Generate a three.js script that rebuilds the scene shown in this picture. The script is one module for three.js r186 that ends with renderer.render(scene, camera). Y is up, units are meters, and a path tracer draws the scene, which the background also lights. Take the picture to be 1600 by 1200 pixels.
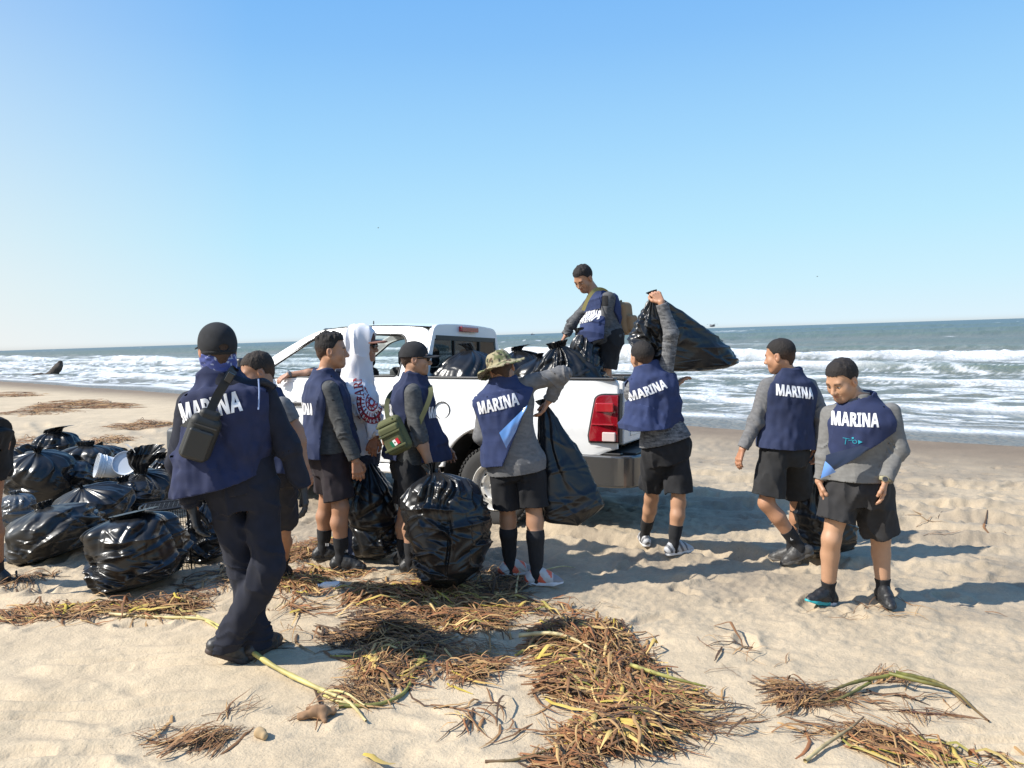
import * as THREE from 'three';
import { mergeGeometries, mergeVertices, toCreasedNormals } from 'three/addons/utils/BufferGeometryUtils.js';
import { RoundedBoxGeometry } from 'three/addons/geometries/RoundedBoxGeometry.js';
import { DecalGeometry } from 'three/addons/geometries/DecalGeometry.js';

// ---------------------------------------------------------------- camera, sky, sun, exposure
const V = (x, y, z) => new THREE.Vector3(x, y, z);
const scene = new THREE.Scene();
const EYE = V(0, 1.62, 0), FOCAL = 1208, PITCH = Math.atan(77.5 / FOCAL), ROLL = Math.atan(51 / 1600);
const camera = new THREE.PerspectiveCamera(2 * Math.atan(600 / FOCAL) * 180 / Math.PI, 4 / 3, 0.05, 30000);
const cF = V(0, -Math.sin(PITCH), -Math.cos(PITCH)), cU0 = V(0, Math.cos(PITCH), -Math.sin(PITCH));
const cR = V(Math.cos(ROLL), 0, 0).addScaledVector(cU0, -Math.sin(ROLL));
const cU = cU0.clone().multiplyScalar(Math.cos(ROLL)).add(V(Math.sin(ROLL), 0, 0));
camera.position.copy(EYE); camera.up.copy(cU); camera.lookAt(EYE.clone().add(cF));
const EXPOSURE = 1.6;
const SUN = V(-0.709, 0.682, 0.183).normalize();
const sky = (() => {
  const w = 1024, h = 512, data = new Float32Array(w * h * 4);
  const stops = [[-90, .30, .29, .27], [-2, .62, .68, .72], [0, .74, .90, .99], [3, .62, .88, 1.0], [7, .50, .82, 1.0], [13, .37, .69, .99], [20, .245, .54, .95], [28, .155, .43, .91], [45, .12, .33, .76], [90, .085, .24, .60]];
  for (let j = 0; j < h; j++) for (let i = 0; i < w; i++) {
    const el = ((j + .5) / h - .5) * Math.PI, az = ((i + .5) / w - .5) * 2 * Math.PI;   // direction as three.js maps an equirect
    const d = V(Math.cos(el) * Math.cos(az), Math.sin(el), Math.cos(el) * Math.sin(az));
    const deg = el * 180 / Math.PI;
    let k = 1; while (k < stops.length - 1 && deg > stops[k][0]) k++;
    const a = stops[k - 1], b = stops[k]; let t = Math.min(1, Math.max(0, (deg - a[0]) / (b[0] - a[0])));
    const c = [0, 1, 2].map((n) => a[n + 1] + (b[n + 1] - a[n + 1]) * t);
    const g = Math.acos(Math.min(1, d.dot(SUN)));
    const near = Math.exp(-g * g / .12) * .9, azim = Math.max(0, (d.x * SUN.x + d.z * SUN.z) / Math.hypot(SUN.x, SUN.z) / Math.max(.05, Math.cos(el)) );
    const low = Math.max(0, azim - .05) * 2.6 * Math.exp(-Math.max(0, deg) / 15);
    const o = (j * w + i) * 4, white = [1.0, .98, .93];
    for (let n = 0; n < 3; n++) data[o + n] = (c[n] + (white[n] * .92 - c[n]) * Math.min(.9, low) + near * white[n]) / EXPOSURE;
    data[o + 3] = 1;
  }
  const t = new THREE.DataTexture(data, w, h, THREE.RGBAFormat, THREE.FloatType);
  t.mapping = THREE.EquirectangularReflectionMapping; t.magFilter = t.minFilter = THREE.LinearFilter; t.needsUpdate = true;
  return t;
})();
scene.background = sky; scene.environment = sky;
const sun = new THREE.DirectionalLight(new THREE.Color(1, .955, .87), 4.4);
sun.position.copy(SUN).multiplyScalar(60).add(V(0, 0, -7)); sun.target.position.set(0, 0, -7);
sun.castShadow = true; sun.shadow.radius = 1; sun.shadow.mapSize.set(4096, 4096);
Object.assign(sun.shadow.camera, { left: -25, right: 25, top: 25, bottom: -25, near: 1, far: 160 });
scene.add(sun, sun.target);
const renderer = new THREE.WebGLRenderer({ antialias: true });
renderer.toneMapping = THREE.LinearToneMapping; renderer.toneMappingExposure = EXPOSURE; renderer.shadowMap.enabled = true;

// ---------------------------------------------------------------- helpers
let seedState = 7;
const reseed = (n) => { seedState = n * 7919 + 13; };
const rnd = () => { seedState = (seedState + 0x6d2b79f5) | 0; let t = Math.imul(seedState ^ (seedState >>> 15), 1 | seedState); t = (t + Math.imul(t ^ (t >>> 7), 61 | t)) ^ t; return ((t ^ (t >>> 14)) >>> 0) / 4294967296; };
const rr = (a, b) => a + (b - a) * rnd();
const clamp = (x, a, b) => x < a ? a : x > b ? b : x, lerp = (a, b, t) => a + (b - a) * t;
const ss = (a, b, x) => { const t = clamp((x - a) / (b - a), 0, 1); return t * t * (3 - 2 * t); };
const hash3 = (x, y, z) => { let h = Math.imul(x, 374761393) + Math.imul(y, 668265263) + Math.imul(z, 2147483647 ^ 0x5bd1e995) | 0; h = Math.imul(h ^ (h >>> 13), 1274126177); h ^= h >>> 16; return (h >>> 0) / 2147483648 - 1; };
const HZ = 2147483647 ^ 0x5bd1e995, mixH = (h) => { h = Math.imul(h ^ (h >>> 13), 1274126177); return ((h ^ (h >>> 16)) >>> 0) / 2147483648 - 1; };
function n3(x, y, z) {      // value noise, -1..1
  const xi = Math.floor(x), yi = Math.floor(y), zi = Math.floor(z), fx = x - xi, fy = y - yi, fz = z - zi;
  const u = fx * fx * (3 - 2 * fx), v = fy * fy * (3 - 2 * fy), w = fz * fz * (3 - 2 * fz);
  const X0 = Math.imul(xi, 374761393), X1 = X0 + 374761393 | 0, Y0 = Math.imul(yi, 668265263), Y1 = Y0 + 668265263 | 0, Z0 = Math.imul(zi, HZ), Z1 = Z0 + HZ | 0;
  const a0 = X0 + Y0 | 0, a1 = X1 + Y0 | 0, b0 = X0 + Y1 | 0, b1 = X1 + Y1 | 0;
  const p = mixH(a0 + Z0 | 0), q = mixH(a1 + Z0 | 0), r = mixH(b0 + Z0 | 0), s = mixH(b1 + Z0 | 0), p2 = mixH(a0 + Z1 | 0), q2 = mixH(a1 + Z1 | 0), r2 = mixH(b0 + Z1 | 0), s2 = mixH(b1 + Z1 | 0);
  const A = p + (q - p) * u, B = r + (s - r) * u, C = p2 + (q2 - p2) * u, D = r2 + (s2 - r2) * u, E = A + (B - A) * v, F = C + (D - C) * v;
  return E + (F - E) * w;
}
function n2(x, y) {
  const xi = Math.floor(x), yi = Math.floor(y), fx = x - xi, fy = y - yi, u = fx * fx * (3 - 2 * fx), v = fy * fy * (3 - 2 * fy);
  const X0 = Math.imul(xi, 374761393) + Math.imul(11, HZ) | 0, X1 = X0 + 374761393 | 0, Y0 = Math.imul(yi, 668265263), Y1 = Y0 + 668265263 | 0, p = mixH(X0 + Y0 | 0), q = mixH(X1 + Y0 | 0), r = mixH(X0 + Y1 | 0), s = mixH(X1 + Y1 | 0), A = p + (q - p) * u, B = r + (s - r) * u; return A + (B - A) * v;
}
const fbm2 = (x, y, o = 4) => { let s = 0, a = .5; for (let i = 0; i < o; i++) { s += a * n2(x, y); x = x * 2.03 + 17.1; y = y * 2.03 + 9.7; a *= .5; } return s; };
const fbm3 = (x, y, z, o = 3) => { let s = 0, a = .5; for (let i = 0; i < o; i++) { s += a * n3(x, y, z); x = x * 2.03 + 5.2; y = y * 2.03 + 9.7; z = z * 2.03 + 3.3; a *= .5; } return s; };

const used = new Map();
const numbered = (n) => { const k = used.get(n) || 0; used.set(n, k + 1); return k ? `${n}_${String(k).padStart(3, '0')}` : n; };
function tag(o, label, category, group) { o.userData.label = label; o.userData.category = category; if (group) o.userData.group = group; return o; }
function thing(name, label, category, pos, group) { const g = new THREE.Group(); g.name = numbered(name); if (pos) g.position.copy(pos); scene.add(g); return tag(g, label, category, group); }
// geometry given in world coordinates is moved into the thing's own frame
function part(name, geo, mat, parent, worldSpace = false) {
  if (Array.isArray(geo)) geo = geo.length > 1 ? mergeGeometries(geo.map(tidy)) : geo[0];
  const m = new THREE.Mesh(geo, mat); m.castShadow = m.receiveShadow = true;
  if (parent) {
    m.name = name;
    if (worldSpace) { let p = parent, off = V(0, 0, 0); while (p && p !== scene) { off.add(p.position); p = p.parent; } geo.translate(-off.x, -off.y, -off.z); }
    parent.add(m);
  } else { m.name = numbered(name); scene.add(m); }
  return m;
}
function tidy(g) { g = g.index ? g.toNonIndexed() : g; const o = new THREE.BufferGeometry(); for (const k of ['position', 'normal', 'uv']) { if (g.attributes[k]) o.setAttribute(k, g.attributes[k]); else if (k === 'uv') o.setAttribute('uv', new THREE.BufferAttribute(new Float32Array(g.attributes.position.count * 2), 2)); } return o; }
function structure(name, geo, mat) { const m = part(name, geo, mat); m.userData.kind = 'structure'; return m; }
const std = (color, roughness = .8, more = {}) => new THREE.MeshStandardMaterial({ color: Array.isArray(color) ? new THREE.Color(...color) : color, roughness, ...more });
const vcol = (roughness = .9, more = {}) => new THREE.MeshStandardMaterial({ vertexColors: true, roughness, ...more });
function gridGeo(nu, nv, f, closeU = false) {   // f(i/nu, j/nv) -> Vector3; uv kept
  const pos = [], uv = [], idx = [], W = nu + 1;
  for (let j = 0; j <= nv; j++) for (let i = 0; i <= nu; i++) { const p = f(i / nu, j / nv); pos.push(p.x, p.y, p.z); uv.push(i / nu, j / nv); }
  for (let j = 0; j < nv; j++) for (let i = 0; i < nu; i++) { const a = j * W + i; idx.push(a, a + 1, a + W + 1, a, a + W + 1, a + W); }
  const g = new THREE.BufferGeometry();
  g.setAttribute('position', new THREE.Float32BufferAttribute(pos, 3)); g.setAttribute('uv', new THREE.Float32BufferAttribute(uv, 2)); g.setIndex(idx); g.computeVertexNormals();
  if (closeU) { const n = g.attributes.normal; for (let j = 0; j <= nv; j++) { const a = j * W, b = a + nu, x = n.getX(a) + n.getX(b), y = n.getY(a) + n.getY(b), z = n.getZ(a) + n.getZ(b), l = Math.hypot(x, y, z) || 1; n.setXYZ(a, x / l, y / l, z / l); n.setXYZ(b, x / l, y / l, z / l); } }
  return g;
}
function paint(g, f) { const p = g.attributes.position, c = new Float32Array(p.count * 3); for (let i = 0; i < p.count; i++) { const k = f(p.getX(i), p.getY(i), p.getZ(i), i); c[i * 3] = k[0]; c[i * 3 + 1] = k[1]; c[i * 3 + 2] = k[2]; } g.setAttribute('color', new THREE.BufferAttribute(c, 3)); return g; }
const box = (x, y, z, w, h, d) => new THREE.BoxGeometry(w, h, d).translate(x, y, z);
const rbox = (x, y, z, w, h, d, r = .01, s = 2) => new RoundedBoxGeometry(w, h, d, s, r).translate(x, y, z);
function tube(pts, r, seg = 24, rad = 7, closed = false) { return new THREE.TubeGeometry(new THREE.CatmullRomCurve3(pts, closed), seg, r, rad, closed); }
function canvasTex(w, h, draw, more = {}) { const c = document.createElement('canvas'); c.width = w; c.height = h; const g = c.getContext('2d'); draw(g, w, h); const t = new THREE.CanvasTexture(c); t.colorSpace = THREE.SRGBColorSpace; t.magFilter = THREE.LinearFilter; Object.assign(t, more); return t; }
function noiseTex(size, f, srgb = false) { const d = new Uint8Array(size * size * 4); for (let j = 0; j < size; j++) for (let i = 0; i < size; i++) { const v = f(i / size, j / size), o = (j * size + i) * 4; for (let n = 0; n < 3; n++) d[o + n] = clamp(Math.round((v.length ? v[n] : v) * 255), 0, 255); d[o + 3] = 255; } const t = new THREE.DataTexture(d, size, size); t.wrapS = t.wrapT = THREE.RepeatWrapping; t.magFilter = THREE.LinearFilter; t.minFilter = THREE.LinearMipmapLinearFilter; t.generateMipmaps = true; if (srgb) t.colorSpace = THREE.SRGBColorSpace; t.needsUpdate = true; return t; }
// tileable noise on the unit square
function tn(u, v, f, s = 0) { const x = u * f, y = v * f, xi = Math.floor(x), yi = Math.floor(y), fx = x - xi, fy = y - yi, a = fx * fx * (3 - 2 * fx), b = fy * fy * (3 - 2 * fy), m = (n) => ((n % f) + f) % f, h = (i, j) => hash3(m(i), m(j), 31 + s); return lerp(lerp(h(xi, yi), h(xi + 1, yi), a), lerp(h(xi, yi + 1), h(xi + 1, yi + 1), a), b); }

// ---------------------------------------------------------------- the lie of the land: a beach that falls 4.5 % towards a straight shore
const NX = .6816, ND = .7317, SHORE = 16.7, SEA = -.045 * SHORE;
const sOf = (x, z) => NX * x - ND * z, tOf = (x, z) => -ND * x - NX * z;
function base(x, z) {
  const s = sOf(x, z);
  let y = s > 0 ? -.045 * s : -.02 * s;
  y += .075 * Math.exp(-((x + 1.3) ** 2 + (z + 5.7) ** 2) / 1.7);
  return y;
}
const ray = (px, py) => cF.clone().addScaledVector(cR, (px - 800) / FOCAL).addScaledVector(cU, (600 - py) / FOCAL);
const at = (px, py, d) => { const r = ray(px, py); return r.multiplyScalar(d / -r.z).add(EYE); };
function onGround(px, py, h = base) { let d = 5, p; for (let i = 0; i < 40; i++) { p = at(px, py, d); const y = h(p.x, p.z) - 1.62, r = ray(px, py); const t = y * (-r.z) / r.y; d = lerp(d, t > 0 ? t : 200, .7); } p = at(px, py, d); p.y = h(p.x, p.z); return p; }
// ---------------------------------------------------------------- sand
const prints = [];   // footprints and scuffs pressed into the sand
reseed(3);
{
  const add = (x, z, a, l, w, dep, rim) => prints.push({ x, z, c: Math.cos(a), s: Math.sin(a), l, w, dep, rim });
  for (let i = 0; i < 900; i++) {      // trampled ground around the truck
    const x = rr(-5.5, 8), d = 4.3 + Math.pow(rnd(), .9) * 8.5, a = rr(-.7, .7) + (rnd() < .3 ? 1.5 : 0);
    add(x, -d, a, rr(.08, .17), rr(.035, .075), rr(.008, .032), rr(.2, .7));
  }
  for (let i = 0; i < 150; i++) add(rr(-3, 4), -rr(2.4, 4.4), rr(-.6, .6), rr(.05, .16), rr(.02, .05), rr(.003, .010), .3);
  for (let i = 0; i < 260; i++) { const x = rr(1, 8), d = rr(5, 9); add(x, -d, rr(-3, 3), rr(.02, .07), rr(.015, .04), -rr(.006, .02), 0); }   // kicked-up clods
}
const cells = new Map();
for (const p of prints) { const R = p.l * 2.2; for (let i = Math.floor((p.x - R) / .5); i <= Math.floor((p.x + R) / .5); i++) for (let j = Math.floor((p.z - R) / .5); j <= Math.floor((p.z + R) / .5); j++) { const k = i * 10007 + j; if (!cells.has(k)) cells.set(k, []); cells.get(k).push(p); } }
const ruts = [];     // wheel tracks: a line from one point to another
{
  const add = (x0, d0, x1, d1, gap, dep) => { for (const o of gap ? [-gap / 2, gap / 2] : [0]) { const L = Math.hypot(x1 - x0, d1 - d0), nx = (d1 - d0) / L, nd = -(x1 - x0) / L; ruts.push([x0 + nx * o, d0 + nd * o, x1 + nx * o, d1 + nd * o, dep]); } };
  add(9, 3.9, -.2, 8.2, 1.68, .09); add(11, 5.5, .5, 8.9, 0, .08); add(14, 6.6, -2, 11.2, 1.7, .10); add(12, 7.6, 1, 9.6, 1.7, .09); add(13, 5.2, 1.5, 7.0, 0, .07); add(-30, 24, -1.5, 11.0, 1.7, .06); add(-22, 24, -2, 10, 1.7, .05); add(-12, 21, -3, 8.5, 1.7, .04); add(16, 8.5, 3, 13.5, 1.6, .02);
}
function wetness(x, z) { const s = sOf(x, z) - SHORE; return ss(-5.2, -.8, s + 1.1 * fbm2(tOf(x, z) * .11, 3.3, 3)); }
function sandAt(x, z) {
  const d = -z, wet = wetness(x, z); let y = base(x, z);
  if (d < -6 || d > 60 || Math.abs(x) > 60) return y;
  const rough = (1 - wet) * ss(30, 14, d);
  let e = .045 * fbm2(x * .45 + 3, z * .5, 2) * (1 - wet);
  const mid = ss(3.6, 5.6, d + .35 * x + n2(x * 1.3, z * 1.3) * .4) * ss(15, 9, d);    // churned band
  e += rough * (.022 * fbm2(x * 1.9, z * 2.3 + 40, 3) + .008 * (1 - Math.abs(n2(x * 7 + z * 3 + 2 * n2(x * 2, z * 2), z * 11))) );
  e += rough * mid * (.020 * fbm2(x * 4.1, z * 4.6 + 11, 3) + .012 * Math.max(0, fbm2(x * 11, z * 12, 2)) + .006 * n2(x * 29, z * 29) + .004 * n2(x * 60, z * 60)) + rough * .010 * fbm2(x * 6 + 30, z * 9, 3);
  e += rough * (1 - mid) * .013 * Math.sin((z * 1.0 + x * .28 + .22 * n2(x * 2.2, z * 3)) * 34 + 3 * n2(x * 1.2, z * 1.4)) * ss(.0, .55, n2(x * .9 + 7, z * .9) + .3);
  const near = cells.get(Math.floor(x / .5) * 10007 + Math.floor(z / .5));
  if (near) for (const p of near) {
    const dx = x - p.x, dz = z - p.z, u = (dx * p.c + dz * p.s) / p.l, v = (-dx * p.s + dz * p.c) / p.w + .5 * Math.sin(u * 1.5 + p.l * 90), r = (u * u + v * v) * (1 + .5 * n2(x * 13 + p.w * 500, z * 13));
    if (r < 5) e += rough * (-p.dep * Math.exp(-r * r * .9) + p.dep * p.rim * Math.exp(-((Math.sqrt(r) - 1.45) ** 2) * 7));
  }
  for (const [x0, d0, x1, d1, dep] of ruts) {
    const L2 = (x1 - x0) ** 2 + (d1 - d0) ** 2, t = ((x - x0) * (x1 - x0) + (d - d0) * (d1 - d0)) / L2; if (t < 0 || t > 1) continue;
    const o = ((x - x0) * (d1 - d0) - (d - d0) * (x1 - x0)) / Math.sqrt(L2) + .05 * n2(t * 30, x0) , q = Math.abs(o) / .15; if (q > 3) continue;
    const along = t * Math.sqrt(L2);
    e += (1 - wet) * dep * (-Math.exp(-q * q * q * q) * (1 + .18 * Math.sin(along * 40 + (o > 0 ? 1.5 : 0)) * ss(20, 9, d)) + .75 * Math.exp(-((q - 1.7) ** 2) * 5) * (.7 + .5 * n2(along * 4, o > 0 ? 3 : 8))) * ss(0, .08, t) * ss(1, .92, t) * (.55 + .45 * n2(along * .8, x0 * 3));
  }
  return y + e;
}
const surf = (px, py) => onGround(px, py, sandAt);
{
  // one sheet: finely meshed over the beach in front, coarser with distance, out past the horizon
  const A = [], R = [];
  for (let a = -180; a < -46; a += 6) A.push(a); for (let i = 0; i <= 640; i++) A.push(-46 + 92 * i / 640); for (let a = 52; a <= 180; a += 6) A.push(a);
  R.push(0, .6, 1.2, 1.8); for (let r = 2.1; r < 70;) { R.push(r); r *= r < 14 ? 1.0045 : 1.014; } for (let r = 72; r < 16000; r *= 1.25) R.push(r);
  const W = A.length, pos = new Float32Array(W * R.length * 3), col = new Float32Array(W * R.length * 3), uv = new Float32Array(W * R.length * 2), idx = [];
  let k = 0;
  for (const r of R) for (const a of A) {
    const x = r * Math.sin(a * Math.PI / 180), z = -r * Math.cos(a * Math.PI / 180), s = sOf(x, z) - SHORE;
    let y = sandAt(x, z); if (s > 3) y = SEA - .135 - Math.min(4, (s - 3) * .06); 
    pos[k * 3] = x; pos[k * 3 + 1] = y; pos[k * 3 + 2] = z; uv[k * 2] = x; uv[k * 2 + 1] = z;
    const wet = wetness(x, z), d = -z;
    const mid = ss(3.8, 6.0, d + .35 * x + n2(x * 1.1, z * 1.1) * .6) * ss(24, 9, d);
    const m = .5 + .5 * fbm2(x * 1.3 + 9, z * 1.3, 4), fine = .5 + .5 * n2(x * 26, z * 26);
    let c = [.53, .420, .282], damp = [.305, .245, .175];
    const f = clamp(mid * (.48 + .50 * ss(.35, .62, m)) + .12 * ss(.5, .8, m) + .10 * (fine - .5), 0, 1);
    c = c.map((v, i) => lerp(v, damp[i], f)); c = c.map((v, i) => lerp(v, [.205, .150, .100][i], wet));
    const g = 1 + .10 * (fine - .5) + .08 * n2(x * 3, z * 3); for (let n = 0; n < 3; n++) col[k * 3 + n] = c[n] * g;
    k++;
  }
  for (let j = 0; j + 1 < R.length; j++) for (let i = 0; i + 1 < W; i++) { const a = j * W + i; idx.push(a, a + 1, a + W + 1, a, a + W + 1, a + W); }
  const g = new THREE.BufferGeometry(); g.setAttribute('position', new THREE.BufferAttribute(pos, 3)); g.setAttribute('color', new THREE.BufferAttribute(col, 3)); g.setAttribute('uv', new THREE.BufferAttribute(uv, 2)); g.setIndex(idx); g.computeVertexNormals();
  const grain = noiseTex(1024, (u, v) => .5 + .10 * tn(u, v, 420) + .12 * tn(u, v, 170, 2) + .13 * tn(u, v, 66, 3) + .17 * tn(u, v, 23, 4));
  grain.repeat.set(1 / 1.9, 1 / 1.9);
  const tint = noiseTex(512, (u, v) => { const k = .93 + .09 * tn(u, v, 256, 5) + .05 * tn(u, v, 64, 6); const dk = hash3(Math.floor(u * 256), Math.floor(v * 256), 77) > .985 ? .55 : 1; return [k * dk, k * dk, k * dk]; });
  tint.repeat.set(1 / .9, 1 / .9);
  structure('beach_sand', g, vcol(.93, { bumpMap: grain, bumpScale: .006, map: tint }));
}
// ---------------------------------------------------------------- sea
{
  const chop = noiseTex(512, (u, v) => .5 + .2 * tn(u, v, 16) + .15 * tn(u, v, 37, 1) + .1 * tn(u, v, 80, 2));
  chop.repeat.set(1 / 5, 1 / 5);
  const rows = [[7.5, .20, 2.5, .8, .8], [15, .30, 3, .72, .8], [24, .36, 3.5, .62, 1.1], [36, .95, 5, .58, 1.8], [54, .35, 6, .05, 2], [80, .7, 9, .02, 2.5], [125, .6, 14, .0, 3], [190, .6, 18, .0, 4], [320, .9, 26, .16, 6]];
  const waterAt = (x, z) => {
    const s = sOf(x, z), t = tOf(x, z), o = s - SHORE, leftward = ss(6, 45, t);
    let h = 0, foam = 0, face = 0;
    for (let i = 0; i < rows.length; i++) {
      const [o0, amp, wd, brk, fw] = rows[i];
      if (Math.abs(o - o0) > wd * 6 + 12) continue;
      const oc = o0 + wd * 1.1 * fbm2(t / (wd * 5) + i * 17, i * 3.1, 2) + wd * .25 * n2(t / 2.6, i * 9);
      const sec = clamp(.75 + .8 * n2(t / (wd * 4.2) + i * 31, i * 1.7), .25, 1.25), a = amp * sec, q = o - oc;
      const prof = q < 0 ? Math.exp(-((q / (wd * .32)) ** 2)) : Math.exp(-((q / wd) ** 2));
      h += a * prof; 
      const broken = ss(-.25, .15, n2(t / (wd * 2.6) + i * 7.3, i * 5.1) + (brk * 2 - 1) * 1.1 + leftward * 1.1 * ss(130, 60, o));
      const back = q > 0 ? Math.exp(-((q / (fw * .45)) ** 2)) : Math.exp(-((q / (fw * (1.1 + .5 * n2(t / 1.7, i)))) ** 2));
      foam = Math.max(foam, broken * back * (1 + .25 * n2(t * 1.1, o * 1.4)));
      face = Math.max(face, (1 - broken) * prof * (q < .4 * wd ? 1 : .4) * sec);
      h += broken * back * .10 * amp * (n2(t * 1.6, o * 2.1) + n2(t * 4.1, o * 4.6) * .6);
    }
    const calm = ss(-.5, 7, o), far = ss(20, 200, o);
    h += calm * (.05 * fbm2(t * .35, o * .6, 3) + .035 * n2(t * .9, o * 1.7) + .018 * n2(t * 2.4 + 5, o * 3.9)) * (1 + far * 2.2) * ss(6000, 300, o);
    h += .035 * fbm2(t * .16 + 4, 8.8, 2) * ss(6, -2, o) + .010 * n2(t * .8, o * .8) * ss(5, 0, o);
    // old foam drawn out in strings and nets between the breakers
    const wv = n2(t * .22, o * .3), lace = 1 - Math.abs(fbm2(t * .50 + wv * 1.4, o * 1.05 + wv, 4)) * 2.6, zone = ss(.5, 4, o) * (ss(48, 24, o) * .92 + .12 * ss(90, 50, o)), patch = fbm2(t * .07 + 3, o * .16 + 9, 3);
    foam = Math.max(foam, zone * ss(.50 - .42 * patch - .22 * leftward, .98, lace) * (.75 + .6 * patch + .4 * leftward));
    const edge = o - 1.9 - 1.4 * fbm2(t * .13 + 40, 2.2, 3); foam = Math.max(foam, Math.exp(-((edge / .45) ** 2)) * ss(-.5, .2, n2(t * .35, 4) + .35) * .85);
    const cap = ss(.70, .80, n2(t * .035 + 7, o * .11) * .62 + n2(t * .22, o * .5) * .38) * ss(60, 100, o) * ss(900, 300, o); foam = Math.max(foam, cap);
    return { h, foam: clamp(foam, 0, 1), face, o, t };
  };
  const A = [], D = [];
  for (let i = 0; i <= 780; i++) A.push(-40 + 80 * i / 780);
  for (let k = 1 / 9.5; k > 1 / 12000;) { D.push(1 / k); k -= k > 1 / 30 ? 1 / 4200 : k > 1 / 250 ? 1 / 5200 : 1 / 9000; }
  D.push(14000);
  const W = A.length, n = W * D.length, pos = new Float32Array(n * 3), col = new Float32Array(n * 3), uv = new Float32Array(n * 2), keep = new Uint8Array(n), idx = [];
  let k = 0;
  for (const d of D) for (const a of A) {
    const x = d * Math.tan(a * Math.PI / 180), z = -d, w = waterAt(x, z);
    pos[k * 3] = x; pos[k * 3 + 1] = SEA + w.h; pos[k * 3 + 2] = z; uv[k * 2] = x; uv[k * 2 + 1] = z; keep[k] = w.o > -4 ? 1 : 0;
    const shallow = ss(10, 0, w.o), far = ss(40, 400, w.o), patch = .5 + .5 * fbm2(w.t * .02, w.o * .05, 3), murk = .5 + .5 * fbm2(w.t * .05 + 30, w.o * .22, 3);
    let c = [.120, .132, .100];
    c = c.map((v, i) => lerp(v, [.17, .155, .11][i], .7 * ss(.35, .7, murk) * (1 - far)));
    c = c.map((v, i) => lerp(v, [.075, .118, .130][i], far * (.6 + .4 * patch))); c = c.map((v, i) => lerp(v, [.10, .13, .085][i], clamp(w.face, 0, 1) * .9)); c = c.map((v, i) => lerp(v, [.17, .15, .12][i], shallow * .85));
    const f = w.foam, tn0 = .74 + .07 * n2(w.t * 2.1, w.o * 3); for (let m = 0; m < 3; m++) col[k * 3 + m] = lerp(c[m], [1, 1.0, .99][m] * tn0, f);
    k++;
  }
  for (let j = 0; j + 1 < D.length; j++) for (let i = 0; i + 1 < W; i++) { const a = j * W + i; if (keep[a] && keep[a + 1] && keep[a + W] && keep[a + W + 1]) idx.push(a, a + 1, a + W + 1, a, a + W + 1, a + W); }
  const g = new THREE.BufferGeometry(); g.setAttribute('position', new THREE.BufferAttribute(pos, 3)); g.setAttribute('color', new THREE.BufferAttribute(col, 3)); g.setAttribute('uv', new THREE.BufferAttribute(uv, 2)); g.setIndex(idx); g.computeVertexNormals();
  structure('sea_water', g, vcol(.42, { bumpMap: chop, bumpScale: .12 }));
}
// ---------------------------------------------------------------- pickup truck, tail at x = 0, nose at x = 5.8, near (driver's) side at z = -1
const M = {
  paint: new THREE.MeshPhysicalMaterial({ color: new THREE.Color(.80, .80, .79), roughness: .34, clearcoat: .8, clearcoatRoughness: .12 }),
  black: std([.018, .018, .019], .55), trim: std([.03, .03, .032], .42), rubber: std([.032, .031, .030], .85), dark: std([.012, .012, .012], .8),
  steel: std([.56, .54, .50], .42, { metalness: .25 }), seat: std([.07, .07, .075], .9), glassLine: std([.01, .01, .012], .5),
  mirror: std([.75, .78, .8], .05, { metalness: 1 }),
};
M.glass = new THREE.MeshPhysicalMaterial({ color: new THREE.Color(.86, .92, .90), roughness: .02, transmission: 1, thickness: 0, ior: 1.45 });
M.tint = new THREE.MeshPhysicalMaterial({ color: new THREE.Color(.22, .26, .28), roughness: .03, transmission: 1, thickness: 0, ior: 1.5 });
M.redLens = new THREE.MeshPhysicalMaterial({ color: new THREE.Color(.26, .006, .014), roughness: .12, clearcoat: 1, clearcoatRoughness: .05 });
M.redLens2 = new THREE.MeshPhysicalMaterial({ color: new THREE.Color(.36, .014, .02), roughness: .15, clearcoat: 1, clearcoatRoughness: .05 });
M.clearLens = new THREE.MeshPhysicalMaterial({ color: new THREE.Color(.62, .52, .50), roughness: .12, clearcoat: 1 });
const poly = (pts) => { const s = new THREE.Shape(); pts.forEach(([x, y], i) => i ? s.lineTo(x, y) : s.moveTo(x, y)); s.closePath(); return s; };
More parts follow.
